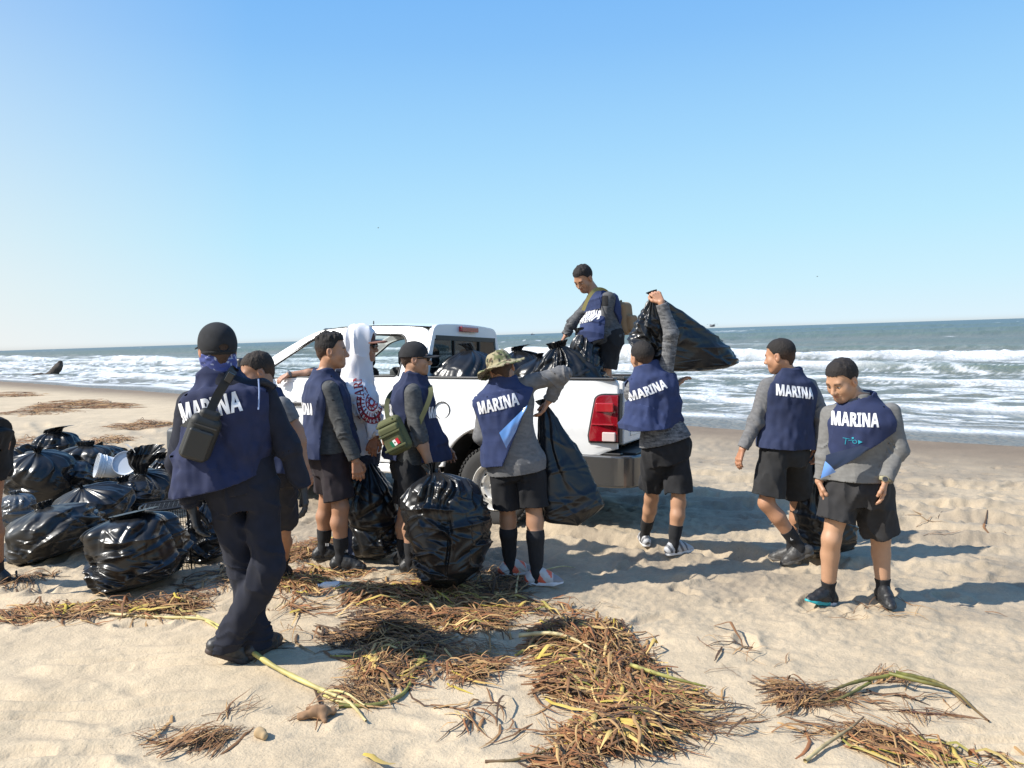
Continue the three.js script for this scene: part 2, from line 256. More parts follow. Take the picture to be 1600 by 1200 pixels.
// a plate cut from a drawing in x-y, its outer face at z = z0, going inwards
function plate(shape, z0, thick, bevel = .01, seg = 3) {
  const g = new THREE.ExtrudeGeometry(shape, { depth: Math.max(.002, thick - 2 * bevel), bevelEnabled: bevel > 0, bevelSize: bevel, bevelThickness: bevel, bevelOffset: -bevel, bevelSegments: seg, curveSegments: 26 });
  g.translate(0, 0, z0 + bevel); return g;
}
const TW = V(1.33, 0, -7.81);
const truck = thing('pickup_truck', 'white four door pickup truck with black bumper, parked on the sand while bags are loaded', 'pickup truck', V(TW.x, base(TW.x, TW.z) - .015, TW.z));
{
  const up = V(.045 * NX, 1, -.045 * ND).normalize();
  truck.quaternion.setFromUnitVectors(V(0, 1, 0), up).multiply(new THREE.Quaternion().setFromAxisAngle(V(0, 1, 0), 155 * Math.PI / 180));
  const RW = 1.25, FW = 4.90, AX = .40;
  const tumble = (z) => (y) => 0;
  // flanks: shaped so that the side swells and tucks under; wheel arches cut out
  const arch = (s, cx, r, y0) => { const a0 = Math.asin((y0 - AX) / r); s.lineTo(cx - Math.cos(a0) * r * -1, y0); s.absarc(cx, AX, r, a0, Math.PI - a0, false); };
  const bedSide = () => { const s = new THREE.Shape(); s.moveTo(.015, .82); s.lineTo(.70, .60); s.lineTo(.77, .56);
    const r = .585, a = Math.asin((.56 - AX) / r); s.absarc(RW, AX, r, Math.PI - a, a, true); s.lineTo(2.06, .53); s.lineTo(2.06, 1.45); s.lineTo(.06, 1.45); s.quadraticCurveTo(.015, 1.445, .015, 1.39); s.closePath(); return s; };
  const shapeFlank = (g, side) => {   // bend the plate into a car-like side
    const p = g.attributes.position;
    for (let i = 0; i < p.count; i++) {
      const x = p.getX(i), y = p.getY(i); let z = p.getZ(i), o = 0;
      o += .055 * ss(.98, .45, y); o += .035 * ss(1.12, 1.42, y) ; o -= .022 * Math.exp(-(((y - 1.02) / .05) ** 2)) * .5;
      for (const cx of [RW, FW]) { const r = Math.hypot(x - cx, y - AX); o -= .050 * Math.exp(-(((r - .60) / .11) ** 2)) * (y > .45 ? 1 : .6); }
      o += .10 * ss(5.0, 5.8, x) ** 2 * 1.6 + .035 * ss(.22, 0, x);
      p.setZ(i, z - side * o * -1 * 1);
    }
    g.computeVertexNormals(); return g;
  };
  // the plates are cut finely so that they can be bent
  const fine = (shape, side, thick = .05) => {
    const pts = shape.getPoints(40), b = new THREE.Box2().setFromPoints(pts), nx = Math.ceil((b.max.x - b.min.x) / .035), ny = Math.ceil((b.max.y - b.min.y) / .035);
    let g = plate(shape, -1, thick, .012, 2);
    // split long triangles
    g = splitAll(g, .10);
    if (side > 0) { g.scale(1, 1, -1); flip(g); }
    shapeFlank(g, side > 0 ? -1 : 1);
    return toCreasedNormals(g, .6);
  };
  function flip(g) { const p = g.attributes; for (const n in p) { const a = p[n], k = a.itemSize; for (let i = 0; i < a.count; i += 3) for (let c = 0; c < k; c++) { const t = a.array[(i + 1) * k + c]; a.array[(i + 1) * k + c] = a.array[(i + 2) * k + c]; a.array[(i + 2) * k + c] = t; } } return g; }
  function splitAll(g, max) { for (let n = -1, pass = 0; pass < 14; pass++) { g = splitLong(g, max); if (g.attributes.position.count === n) break; n = g.attributes.position.count; } return g; }
  function splitLong(g, max) {
    if (g.index) g = g.toNonIndexed(); const p = g.attributes.position.array, out = [];
    for (let i = 0; i < p.length; i += 9) {
      const v = [0, 3, 6].map((o) => [p[i + o], p[i + o + 1], p[i + o + 2]]), l = [0, 1, 2].map((e) => Math.hypot(...[0, 1, 2].map((c) => v[e][c] - v[(e + 1) % 3][c])));
      const e = l.indexOf(Math.max(...l));
      if (l[e] <= max) { out.push(...v[0], ...v[1], ...v[2]); continue; }
      const a = v[e], b = v[(e + 1) % 3], c = v[(e + 2) % 3], m = a.map((q, n) => (q + b[n]) / 2); out.push(...a, ...m, ...c, ...m, ...b, ...c);
    }
    const o = new THREE.BufferGeometry(); o.setAttribute('position', new THREE.Float32BufferAttribute(out, 3)); o.computeVertexNormals(); return o;
  }
  const doorF = poly([[3.30, .56], [4.28, .56], [4.40, .70], [4.44, 1.0], [4.44, 1.375], [3.30, 1.40]]);
  const doorR = poly([[2.095, .62], [2.14, .56], [3.288, .56], [3.288, 1.40], [2.095, 1.425]]);
  const cabSide = (() => { const s = poly([[2.07, .53], [4.46, .53], [4.46, 1.37], [2.07, 1.425]]); return s; })();
  const fender = (() => { const s = new THREE.Shape(); s.moveTo(4.30, .53); s.lineTo(4.34, .53); const r = .56, a = Math.asin((.53 - AX) / r); s.absarc(FW, AX, r, Math.PI - a, a, true); s.lineTo(5.60, .60); s.lineTo(5.66, .95); s.lineTo(5.60, 1.12); s.quadraticCurveTo(5.2, 1.28, 4.45, 1.37); s.lineTo(4.452, 1.0); s.lineTo(4.41, .69); s.closePath(); return s; })();
  let wheel0 = null;
  for (const side of [-1, 1]) {
    part('bed_side', fine(bedSide(), side), M.paint, truck);
    part('front_fender', fine(fender, side), M.paint, truck);
    part('cab_side', fine(cabSide, side).translate(0, 0, -side * .02), M.dark, truck);
    const zo = side * 1.0;
    for (const [nm, sh, hx] of [['front_door', doorF, 3.58], ['rear_door', doorR, 2.47]]) {
      const d = part(nm, fine(sh, side, .04), M.paint, truck);
      const hb = [rbox(hx, 1.155, zo * 1.018, .26, .042, .03, .014), rbox(hx - .10, 1.155, zo * 1.004, .03, .05, .05, .01), rbox(hx + .10, 1.155, zo * 1.004, .03, .05, .05, .01)];
      part('handle', hb, M.trim, d);
    }
    part('rocker_panel', rbox(3.2, .50, side * .93, 2.3, .10, .09, .03), M.paint, truck);
    // upper cab side: pillars and roof rail with the two window openings, leaning inwards
    const up = new THREE.Shape(); up.moveTo(2.07, 1.42); up.lineTo(2.10, 1.88); up.quadraticCurveTo(2.12, 1.965, 2.25, 1.985); up.quadraticCurveTo(2.9, 2.025, 3.45, 1.98); up.quadraticCurveTo(3.75, 1.945, 4.62, 1.37);  up.closePath();
    const wr = new THREE.Path(); wr.moveTo(2.38, 1.465); wr.lineTo(2.36, 1.78); wr.quadraticCurveTo(2.37, 1.895, 2.48, 1.905); wr.lineTo(3.22, 1.92); wr.lineTo(3.24, 1.455); wr.closePath();
    const wf = new THREE.Path(); wf.moveTo(3.36, 1.45); wf.lineTo(3.35, 1.915); wf.quadraticCurveTo(3.5, 1.91, 3.64, 1.85); wf.lineTo(4.34, 1.42); wf.closePath();
    up.holes.push(wr, wf);
    let g = plate(up, -1, .05, .008, 2); g = splitAll(g, .12);
    const lean = (gg) => { const p = gg.attributes.position; for (let i = 0; i < p.count; i++) { const y = p.getY(i), x = p.getX(i); let z = p.getZ(i) + .04 + .235 * clamp((y - 1.40) / .6, 0, 1) ** 1.15 + .03 * ss(3.6, 4.6, x); p.setZ(i, side < 0 ? z : -z); } if (side > 0) flip(gg); gg.computeVertexNormals(); return gg; };
    part('cab_frame', toCreasedNormals(lean(g), .5), M.paint, truck);
    const rim = (pts, r) => { const c = pts.map(([x, y]) => { let z = -1 + .004 + .04 + .235 * clamp((y - 1.40) / .6, 0, 1) ** 1.15 + .03 * ss(3.6, 4.6, x); return V(x, y, side < 0 ? z : -z); }); const cp = new THREE.CurvePath(); for (let i = 0; i < c.length; i++) cp.add(new THREE.LineCurve3(c[i], c[(i + 1) % c.length])); return new THREE.TubeGeometry(cp, c.length * 4, r, 6, true); };
    part('window_seal', rim(wr.getPoints(8).map((p) => [p.x, p.y]), .014), M.black, truck);
    part('window_seal', rim(wf.getPoints(8).map((p) => [p.x, p.y]), .014), M.black, truck);
    const pane = new THREE.Shape(wr.getPoints(8)); let pg = new THREE.ShapeGeometry(pane).toNonIndexed(); pg.translate(0, 0, -.975); lean(pg);
    if (side > 0) part('window_glass', pg, M.tint, truck);          // the near windows stand open
    const pane2 = new THREE.Shape(wf.getPoints(8)); let pg2 = new THREE.ShapeGeometry(pane2).toNonIndexed(); pg2.translate(0, 0, -.975); lean(pg2); if (side > 0) part('window_glass', pg2, M.glass, truck);
    // mirror
    const mi = part('side_mirror', rbox(4.28, 1.54, side * 1.16, .11, .24, .20, .04, 4), M.trim, truck);
    part('mirror_arm', rbox(4.30, 1.46, side * 1.02, .07, .05, .22, .015), M.trim, mi);
    part('mirror_glass', rbox(4.218, 1.54, side * 1.16, .012, .20, .165, .005), M.mirror, mi);
    // tail light: dark surround, red lens with lighter bands, white reversing lamp; it wraps round the corner
    const outline = (k) => { const s = new THREE.Shape(); s.moveTo(.0 + k, .875 + k); s.lineTo(.285 - k, .875 + k); s.lineTo(.295 - k, .94); s.lineTo(.235 - k, 1.28 - k); s.quadraticCurveTo(.21, 1.325 - k, .14, 1.325 - k); s.lineTo(.0 + k, 1.325 - k); s.closePath(); return s; };
    const wrap = (gg) => { const p = gg.attributes.position; for (let i = 0; i < p.count; i++) { const x = p.getX(i); let z = p.getZ(i) + .035 * ss(.22, 0, x) + .02 * ss(1.12, 1.42, p.getY(i)); p.setZ(i, side < 0 ? z : -z); } if (side > 0) flip(gg); gg.computeVertexNormals(); return gg; };
    const tl = part('tail_light', wrap(splitAll(plate(outline(0), -1.012, .09, .006), .08)).translate(-.012, 0, 0), M.black, truck);
    part('red_lens', wrap(splitAll(plate(outline(.014), -1.024, .05, .008), .08)).translate(-.014, 0, 0), M.redLens, tl);
    part('light_band', rbox(.115, 1.20, side * 1.014, .17, .085, .03, .01), M.redLens2, tl); part('light_band', rbox(.135, 1.045, side * 1.018, .21, .012, .03, .004), M.redLens2, tl);
    part('reversing_lamp', rbox(.075, .935, side * 1.016, .125, .085, .03, .01), M.clearLens, tl);
    // arch liner
    for (const [cx, r] of [[RW, .60], [FW, .57]]) part('wheel_well', gridGeo(24, 2, (u, v) => { const a = lerp(-.22, Math.PI + .22, u); return V(cx + Math.cos(a) * r, AX + Math.sin(a) * r, side * lerp(.52, .94, v)); }), new THREE.MeshStandardMaterial({ color: M.dark.color, roughness: .9, side: THREE.DoubleSide }), truck);
    // wheels
    for (const cx of [RW, FW]) {
      const w = wheel0 ? wheel0.clone() : new THREE.Group(); w.name = 'wheel'; w.rotation.set(0, side > 0 ? Math.PI : 0, 0); w.position.set(cx, AX, side * .86); truck.add(w); if (wheel0) continue; wheel0 = w;
      const R = .40, prof = [[.225, .125], [.24, .135], [.30, .142], [.345, .138], [.375, .125], [.392, .10], [R, .06], [R, -.06], [.392, -.10], [.375, -.125], [.345, -.138], [.30, -.142], [.225, -.125]].map(([r, y]) => new THREE.Vector2(r, y));
      const ty = new THREE.LatheGeometry(prof, 72).rotateX(Math.PI / 2), tp = ty.attributes.position;
      part('tyre', ty, M.rubber, w);
      const lug = [];
      for (let i = 0; i < 54; i++) for (const [zz, ww] of [[-.105, .055], [-.035, .05], [.035, .05], [.105, .055]]) { const a = (i + (Math.abs(zz) > .05 ? .5 : 0)) / 54 * Math.PI * 2; lug.push(new THREE.BoxGeometry(.030, .016, ww).translate(0, R - (Math.abs(zz) > .05 ? .006 : 0), zz).rotateZ(a)); }
      part('tread', lug, M.rubber, w);
      const rimProf = [[.232, -.125], [.236, -.135], [.226, -.137], [.215, -.12], [.205, -.09], [.200, -.045], [.196, -.04]].map(([r, y]) => new THREE.Vector2(r, y));
      const rm = part('rim', new THREE.LatheGeometry(rimProf, 64).rotateX(Math.PI / 2), M.steel, w);
      const disc = new THREE.Shape(); disc.absarc(0, 0, .20, 0, Math.PI * 2);
      for (let i = 0; i < 8; i++) { const a = i / 8 * Math.PI * 2, h = new THREE.Path(), c = Math.cos(a) * .152, s = Math.sin(a) * .152; h.absellipse(c, s, .014, .026, 0, Math.PI * 2, false, a); disc.holes.push(h); }
      let dg = new THREE.ExtrudeGeometry(disc, { depth: .008, bevelEnabled: true, bevelSize: .003, bevelThickness: .003, curveSegments: 48 });
      dg = splitAll(dg, .03); const dp = dg.attributes.position; for (let i = 0; i < dp.count; i++) { const r = Math.hypot(dp.getX(i), dp.getY(i)); dp.setZ(i, dp.getZ(i) - .055 - .035 * ss(.20, .155, r) + .05 * ss(.14, .085, r)); } dg.computeVertexNormals();
      part('wheel_disc', toCreasedNormals(dg, .7), M.steel, w);
      part('brake_drum', new THREE.CylinderGeometry(.17, .17, .10, 32).rotateX(Math.PI / 2).translate(0, 0, .03), M.dark, w);
      const hub = [new THREE.CylinderGeometry(.038, .045, .07, 24).rotateX(Math.PI / 2).translate(0, 0, -.075)];
      for (let i = 0; i < 5; i++) { const a = i / 5 * Math.PI * 2; hub.push(new THREE.CylinderGeometry(.011, .011, .025, 6).rotateX(Math.PI / 2).translate(Math.cos(a) * .068, Math.sin(a) * .068, -.06)); }
      part('hub', hub, M.steel, w);
    }
  }
  // bed: floor, inner walls, front wall, rails, tailgate
  part('bed_floor', box(1.03, .90, 0, 2.0, .06, 1.78), M.black, truck);
  part('bed_wall', [box(1.03, 1.16, -.89, 1.96, .52, .03), box(1.03, 1.16, .89, 1.96, .52, .03), box(2.03, 1.15, 0, .04, .54, 1.8)], M.paint, truck);
  for (const s of [-1, 1]) part('bed_rail', rbox(1.03, 1.457, s * .925, 1.98, .026, .10, .012), M.trim, truck);
  const tg = part('tailgate', [rbox(.035, 1.14, 0, .07, .60, 1.60, .025, 3), rbox(.0, 1.02, 0, .02, .22, 1.2, .01)], M.paint, truck);
  part('tailgate_cap', rbox(.04, 1.457, 0, .10, .03, 1.60, .012), M.black, tg);
  part('handle', rbox(-.012, 1.27, 0, .03, .10, .26, .012), M.black, tg);
  // rear bumper wrapping round the corners
  const bp = new THREE.Shape(); bp.moveTo(.46, -.985); bp.lineTo(.46, -.90); bp.lineTo(.02, -.86); bp.lineTo(.02, .86); bp.lineTo(.46, .90); bp.lineTo(.46, .985); bp.lineTo(.06, .985); bp.quadraticCurveTo(-.12, .97, -.15, .80); bp.lineTo(-.17, .3); bp.lineTo(-.17, -.3); bp.lineTo(-.15, -.80); bp.quadraticCurveTo(-.12, -.97, .06, -.985); bp.closePath();
  const bump = new THREE.ExtrudeGeometry(bp, { depth: .25, bevelEnabled: true, bevelSize: .022, bevelThickness: .022, bevelSegments: 4, curveSegments: 12 }).rotateX(Math.PI / 2)  .translate(0, .74, 0);
  const rb = part('rear_bumper', bump, std([.17, .168, .165], .24, { metalness: .75 }), truck);
  part('step_pad', [rbox(.0, .772, 0, .26, .02, 1.7, .008), rbox(.20, .772, -.93, .44, .02, .08, .008), rbox(.20, .772, .93, .44, .02, .08, .008)], M.black, rb);
  part('tow_hitch', [box(.1, .50, 0, .5, .09, .10), box(.3, .55, 0, .1, .12, 1.2)], M.dark, rb);
  part('licence_plate', rbox(-.197, .63, .0, .012, .13, .30, .004), std([.6, .6, .58], .5), rb);
  // roof, windscreen, rear wall
  part('roof', gridGeo(26, 26, (u, v) => { const x = lerp(2.115, 3.56, u), z = lerp(-.745, .745, v), e = Math.abs(z) / .745; const y = 1.98 + .045 * (1 - e * e) + .03 * Math.sin(Math.PI * clamp(u * .9 + .05, 0, 1)) - .02 * ss(.75, 1, u); return V(x, y, z); }), new THREE.MeshPhysicalMaterial({ color: M.paint.color, roughness: .34, clearcoat: .8, clearcoatRoughness: .12, side: THREE.DoubleSide }), truck);
  part('headliner', box(2.8, 1.945, 0, 1.3, .02, 1.42), std([.30, .29, .27], .95), truck);
  part('windscreen', gridGeo(10, 14, (u, v) => { const z = lerp(-.93, .93, v) * lerp(1, .80, u), e = (lerp(-1, 1, v)) ** 2; return V(lerp(4.74, 3.62, u) - .12 * e, lerp(1.375, 2.0, u) - .02 * e, z); }), M.glass, truck);
  part('windscreen_frame', [gridGeo(20, 3, (u, v) => { const q = lerp(-1, 1, u), w = v * .06; return V(3.64 - .12 * q * q + w * .6 - .05, 2.01 - .02 * q * q - w * .3, q * .745); })], M.paint, truck);
  const back = new THREE.Shape(); back.moveTo(-.93, 1.42); back.lineTo(.93, 1.42); back.lineTo(.90, 1.54); back.lineTo(.74, 1.94); back.quadraticCurveTo(.71, 1.995, .62, 2.005); back.quadraticCurveTo(0, 2.045, -.62, 2.005); back.quadraticCurveTo(-.71, 1.995, -.74, 1.94); back.lineTo(-.90, 1.54); back.closePath();
  const bw = new THREE.Path(); bw.moveTo(-.83, 1.50); bw.lineTo(-.72, 1.86); bw.quadraticCurveTo(0, 1.925, .72, 1.86); bw.lineTo(.83, 1.50); bw.closePath(); back.holes.push(bw);
  part('cab_back', new THREE.ExtrudeGeometry(back, { depth: .04, bevelEnabled: true, bevelSize: .006, bevelThickness: .006, curveSegments: 16 }).rotateY(Math.PI / 2).translate(2.075, 0, 0), M.paint, truck);
  const rw = new THREE.Shape(); rw.moveTo(-.825, 1.505); rw.lineTo(-.715, 1.86); rw.quadraticCurveTo(0, 1.92, .715, 1.86); rw.lineTo(.825, 1.505); rw.closePath();
  const rwin = part('rear_window', new THREE.ShapeGeometry(rw).rotateY(-Math.PI / 2).translate(2.085, 0, 0), M.tint, truck);
  part('window_frame', [box(2.08, 1.69, -.30, .03, .37, .02), box(2.08, 1.69, .30, .03, .37, .02), box(2.078, 1.87, 0, .03, .05, 1.40), box(2.078, 1.51, 0, .03, .03, 1.62)], M.glassLine, rwin);
  part('brake_light', rbox(2.055, 1.975, 0, .06, .062, .40, .014), M.redLens2, truck);
  part('antenna', new THREE.CylinderGeometry(.006, .008, .06, 8).translate(3.2, 2.06, -.2), M.black, truck);
  // hood and nose
  part('hood', gridGeo(24, 24, (u, v) => { const x = lerp(4.60, 5.60, u), q = lerp(-1, 1, v), z = q * lerp(.93, .86, u * u); return V(x, lerp(1.36, 1.15, u ** 1.6) + .06 * (1 - q ** 4) * (1 - .4 * u) - .05 * ss(.85, 1, u), z); }), new THREE.MeshPhysicalMaterial({ color: M.paint.color, roughness: .34, clearcoat: .8, clearcoatRoughness: .12, side: THREE.DoubleSide }), truck);
  part('grille', [rbox(5.62, .98, 0, .14, .34, 1.10, .03), rbox(5.70, .98, 0, .04, .05, 1.08, .01), rbox(5.70, .98, 0, .04, .32, .05, .01)], M.trim, truck);
  for (const s of [-1, 1]) part('headlight', rbox(5.56, 1.00, s * .73, .18, .24, .32, .05, 4), M.clearLens, truck);
  part('front_bumper', [rbox(5.72, .66, 0, .20, .30, 1.78, .07, 4), rbox(5.58, .66, -.88, .34, .30, .16, .06, 4), rbox(5.58, .66, .88, .34, .30, .16, .06, 4)], std([.085, .09, .095], .5), truck);
  // inside: floor, dash, seats, wheel
  part('underbody', [box(3.2, .50, 0, 2.3, .12, 1.72), box(1.0, .62, 0, 2.0, .14, 1.0), box(4.9, .62, 0, 1.2, .3, 1.0), new THREE.CylinderGeometry(.05, .05, 1.6, 12).rotateX(Math.PI / 2).translate(RW, AX, 0), new THREE.CylinderGeometry(.14, .14, .3, 16).rotateX(Math.PI / 2).translate(RW, AX, 0)], M.dark, truck);
  part('cab_floor', [box(3.2, .60, 0, 2.2, .04, 1.8), box(4.40, .95, 0, .06, .75, 1.7), box(2.14, 1.0, 0, .05, .75, 1.8)], M.black, truck);
  part('dashboard', rbox(4.38, 1.28, 0, .42, .22, 1.72, .08, 4), M.black, truck);
  for (const [x, z] of [[3.25, -.42], [3.25, .42], [2.40, -.42], [2.40, .42]]) { const s = part('seat', [rbox(x + .22, .90, z, .52, .18, .50, .07, 3), rbox(x - .06, 1.24, z, .16, .62, .48, .07, 3)], M.seat, truck); part('headrest', rbox(x - .10, 1.66, z, .11, .20, .27, .05, 3), M.seat, s); }
  const swg = new THREE.TorusGeometry(.19, .017, 10, 40).rotateY(Math.PI / 2).rotateZ(.42).translate(3.98, 1.36, -.42);
  const sw = part('steering_wheel', swg, M.black, truck); part('spoke', [box(0, 0, 0, .02, .05, .36).rotateZ(.42).translate(3.99, 1.36, -.42), new THREE.CylinderGeometry(.03, .03, .3, 10).rotateZ(Math.PI / 2 + .42).translate(4.13, 1.30, -.42)], M.black, sw);
  part('fuel_door', [new THREE.TorusGeometry(.085, .006, 6, 32).translate(1.82, 1.13, -1.003)], M.trim, truck);
  truck.traverse((o) => { if (o.isMesh) o.castShadow = o.receiveShadow = true; });
}
truck.updateMatrixWorld(true);
const onTruck = (x, y, z) => truck.localToWorld(V(x, y, z));
const hyp = (a, b, c = 0) => Math.sqrt(a * a + b * b + c * c);
// ---------------------------------------------------------------- figures: fields of tapered limbs, joined smoothly and meshed
function netMesh(f, lo, hi, h, colour) {
  const nx = Math.ceil((hi.x - lo.x) / h) + 1, ny = Math.ceil((hi.y - lo.y) / h) + 1, nz = Math.ceil((hi.z - lo.z) / h) + 1, B = 4;
  const val = new Float32Array(nx * ny * nz).fill(NaN), R = B * h * .87 * 1.4 + h * .6, blocks = [], id = (i, j, k) => (k * ny + j) * nx + i;
  for (let bk = 0; bk < nz - 1; bk += B) for (let bj = 0; bj < ny - 1; bj += B) for (let bi = 0; bi < nx - 1; bi += B) {
    const d = f(lo.x + (bi + B / 2) * h, lo.y + (bj + B / 2) * h, lo.z + (bk + B / 2) * h);
    if (Math.abs(d) > R) continue;
    blocks.push([bi, bj, bk]);
    for (let k = bk; k <= Math.min(bk + B, nz - 1); k++) for (let j = bj; j <= Math.min(bj + B, ny - 1); j++) for (let i = bi; i <= Math.min(bi + B, nx - 1); i++) { const n = id(i, j, k); if (val[n] !== val[n]) val[n] = f(lo.x + i * h, lo.y + j * h, lo.z + k * h); }
  }
  const vid = new Int32Array(nx * ny * nz).fill(-1), pos = [], nor = [], idx = [];
  const E = [[0, 1], [2, 3], [4, 5], [6, 7], [0, 2], [1, 3], [4, 6], [5, 7], [0, 4], [1, 5], [2, 6], [3, 7]], c = new Float32Array(8);
  for (const [bi, bj, bk] of blocks) for (let k = bk; k < Math.min(bk + B, nz - 1); k++) for (let j = bj; j < Math.min(bj + B, ny - 1); j++) for (let i = bi; i < Math.min(bi + B, nx - 1); i++) {
    let m = 0; for (let q = 0; q < 8; q++) { c[q] = val[id(i + (q & 1), j + (q >> 1 & 1), k + (q >> 2))]; if (c[q] < 0) m++; }
    if (m === 0 || m === 8) continue;
    let sx = 0, sy = 0, sz = 0, n = 0;
    for (const [a, b] of E) if ((c[a] < 0) !== (c[b] < 0)) { const t = c[a] / (c[a] - c[b]); sx += (a & 1) + ((b & 1) - (a & 1)) * t; sy += (a >> 1 & 1) + ((b >> 1 & 1) - (a >> 1 & 1)) * t; sz += (a >> 2) + ((b >> 2) - (a >> 2)) * t; n++; }
    let x = lo.x + (i + sx / n) * h, y = lo.y + (j + sy / n) * h, z = lo.z + (k + sz / n) * h; const e = h * .25;
    let d = f(x, y, z), gx = (f(x + e, y, z) - d) / e, gy = (f(x, y + e, z) - d) / e, gz = (f(x, y, z + e) - d) / e, g2 = gx * gx + gy * gy + gz * gz || 1;
    const mv = clamp(d / g2, -h * .6, h * .6); x -= gx * mv; y -= gy * mv; z -= gz * mv;
    const l = Math.sqrt(g2); vid[id(i, j, k)] = pos.length / 3; pos.push(x, y, z); nor.push(gx / l, gy / l, gz / l);
  }
  const quad = (a, b, cc, d, flip) => { if (a < 0 || b < 0 || cc < 0 || d < 0) return; flip ? idx.push(a, cc, b, b, cc, d) : idx.push(a, b, cc, b, d, cc); };
  for (const [bi, bj, bk] of blocks) for (let k = Math.max(1, bk); k < Math.min(bk + B, nz - 1); k++) for (let j = Math.max(1, bj); j < Math.min(bj + B, ny - 1); j++) for (let i = Math.max(1, bi); i < Math.min(bi + B, nx - 1); i++) {
    const a = val[id(i, j, k)], v = (x, y, z) => vid[id(x, y, z)];
    if ((a < 0) !== (val[id(i + 1, j, k)] < 0)) quad(v(i, j - 1, k - 1), v(i, j, k - 1), v(i, j - 1, k), v(i, j, k), a >= 0);
    if ((a < 0) !== (val[id(i, j + 1, k)] < 0)) quad(v(i - 1, j, k - 1), v(i - 1, j, k), v(i, j, k - 1), v(i, j, k), a >= 0);
    if ((a < 0) !== (val[id(i, j, k + 1)] < 0)) quad(v(i - 1, j - 1, k), v(i, j - 1, k), v(i - 1, j, k), v(i, j, k), a >= 0);
  }
  const g = new THREE.BufferGeometry(); g.setAttribute('position', new THREE.Float32BufferAttribute(pos, 3)); g.setAttribute('normal', new THREE.Float32BufferAttribute(nor, 3)); g.setIndex(idx);
  return colour ? paint(g, colour) : g;
}
const smin = (a, b, k) => { const h = Math.max(k - Math.abs(a - b), 0) / k; return Math.min(a, b) - h * h * k * .25; };
const join = (list, k) => (x, y, z) => { let d = list[0](x, y, z); for (let i = 1; i < list.length; i++) d = smin(d, list[i](x, y, z), k); return d; };
function cap(a, b, r1, r2 = r1) {
  const ax = a.x, ay = a.y, az = a.z, dx = b.x - ax, dy = b.y - ay, dz = b.z - az, L = dx * dx + dy * dy + dz * dz || 1e-9, dr = r2 - r1;
  return (x, y, z) => { const px = x - ax, py = y - ay, pz = z - az; let t = (px * dx + py * dy + pz * dz) / L; t = t < 0 ? 0 : t > 1 ? 1 : t; const qx = px - dx * t, qy = py - dy * t, qz = pz - dz * t; return Math.sqrt(qx * qx + qy * qy + qz * qz) - r1 - dr * t; };
}
function ell(c, X, Y, Z, rx, ry, rz) {
  return (x, y, z) => { const px = x - c.x, py = y - c.y, pz = z - c.z, u = (px * X.x + py * X.y + pz * X.z), v = (px * Y.x + py * Y.y + pz * Y.z), w = (px * Z.x + py * Z.y + pz * Z.z); const k0 = hyp(u / rx, v / ry, w / rz), k1 = hyp(u / rx / rx, v / ry / ry, w / rz / rz); return k1 < 1e-6 ? -Math.min(rx, ry, rz) : k0 * (k0 - 1) / k1; };
}
// a trunk of elliptical sections: stations {c, l (sideways), f (forwards), a, b}
function trunk(st) {
  const seg = []; for (let i = 0; i + 1 < st.length; i++) { const A = st[i], Q = st[i + 1], d = Q.c.clone().sub(A.c); seg.push([A, Q, d, d.lengthSq()]); }
  const last = seg.length - 1, A = (k, i) => st[clamp(i, 0, st.length - 1)][k];
  const cub = (k, i, t) => { const p0 = A(k, i - 1), p1 = A(k, i), p2 = A(k, i + 1), p3 = A(k, i + 2), lo = Math.min(p1, p2), hi = Math.max(p1, p2); return clamp(p1 + .5 * t * (p2 - p0 + t * (2 * p0 - 5 * p1 + 4 * p2 - p3 + t * (3 * (p1 - p2) + p3 - p0))), lo - .004, hi + .004); };
  return (x, y, z) => {
    let i = 0, t = 0, over = 0;
    for (; i <= last; i++) { const [Q, , d, L] = seg[i]; t = ((x - Q.c.x) * d.x + (y - Q.c.y) * d.y + (z - Q.c.z) * d.z) / L; if (t <= 1) break; }
    if (i > last) { i = last; over = (t - 1) * Math.sqrt(seg[i][3]); t = 1; }
    if (t < 0) { if (i === 0) over = -t * Math.sqrt(seg[0][3]); t = 0; }
    const [P0, Q0, d] = seg[i], s = 1 - t;
    const px = x - P0.c.x - d.x * t, py = y - P0.c.y - d.y * t, pz = z - P0.c.z - d.z * t;
    const u = px * (P0.l.x * s + Q0.l.x * t) + py * (P0.l.y * s + Q0.l.y * t) + pz * (P0.l.z * s + Q0.l.z * t), v = px * (P0.f.x * s + Q0.f.x * t) + py * (P0.f.y * s + Q0.f.y * t) + pz * (P0.f.z * s + Q0.f.z * t), a = cub('a', i, t), b = cub('b', i, t);
    const k0 = hyp(u / a, v / b), k1 = hyp(u / a / a, v / b / b); let e = k1 < 1e-6 ? -Math.min(a, b) : k0 * (k0 - 1) / k1;
    if (over > 0) e = e > 0 ? hyp(e, over) : Math.max(e, over);
    return e;
  };
}
const boundsOf = (pts, pad) => { const b = new THREE.Box3().setFromPoints(pts); return [b.min.subScalar(pad), b.max.addScalar(pad)]; };
const cut = (f, p, n) => (x, y, z) => Math.max(f(x, y, z), (x - p.x) * n.x + (y - p.y) * n.y + (z - p.z) * n.z);
const minus = (f, g, k = .006) => (x, y, z) => -smin(-f(x, y, z), g(x, y, z), k);
const CLOTH = vcol(.92), SLICK = vcol(.62), SKIN = new THREE.MeshPhysicalMaterial({ vertexColors: true, roughness: .52, sheen: .15, sheenRoughness: .5 }), HAIR = vcol(.85), LEATHER = vcol(.5), SOLE = vcol(.6);
const NAVY = [.020, .030, .112], SKINC = [.39, .20, .115];
const tone = (c, amt, f) => (x, y, z) => { const k = 1 + amt * n3(x * f, y * f, z * f); return [c[0] * k, c[1] * k, c[2] * k]; };
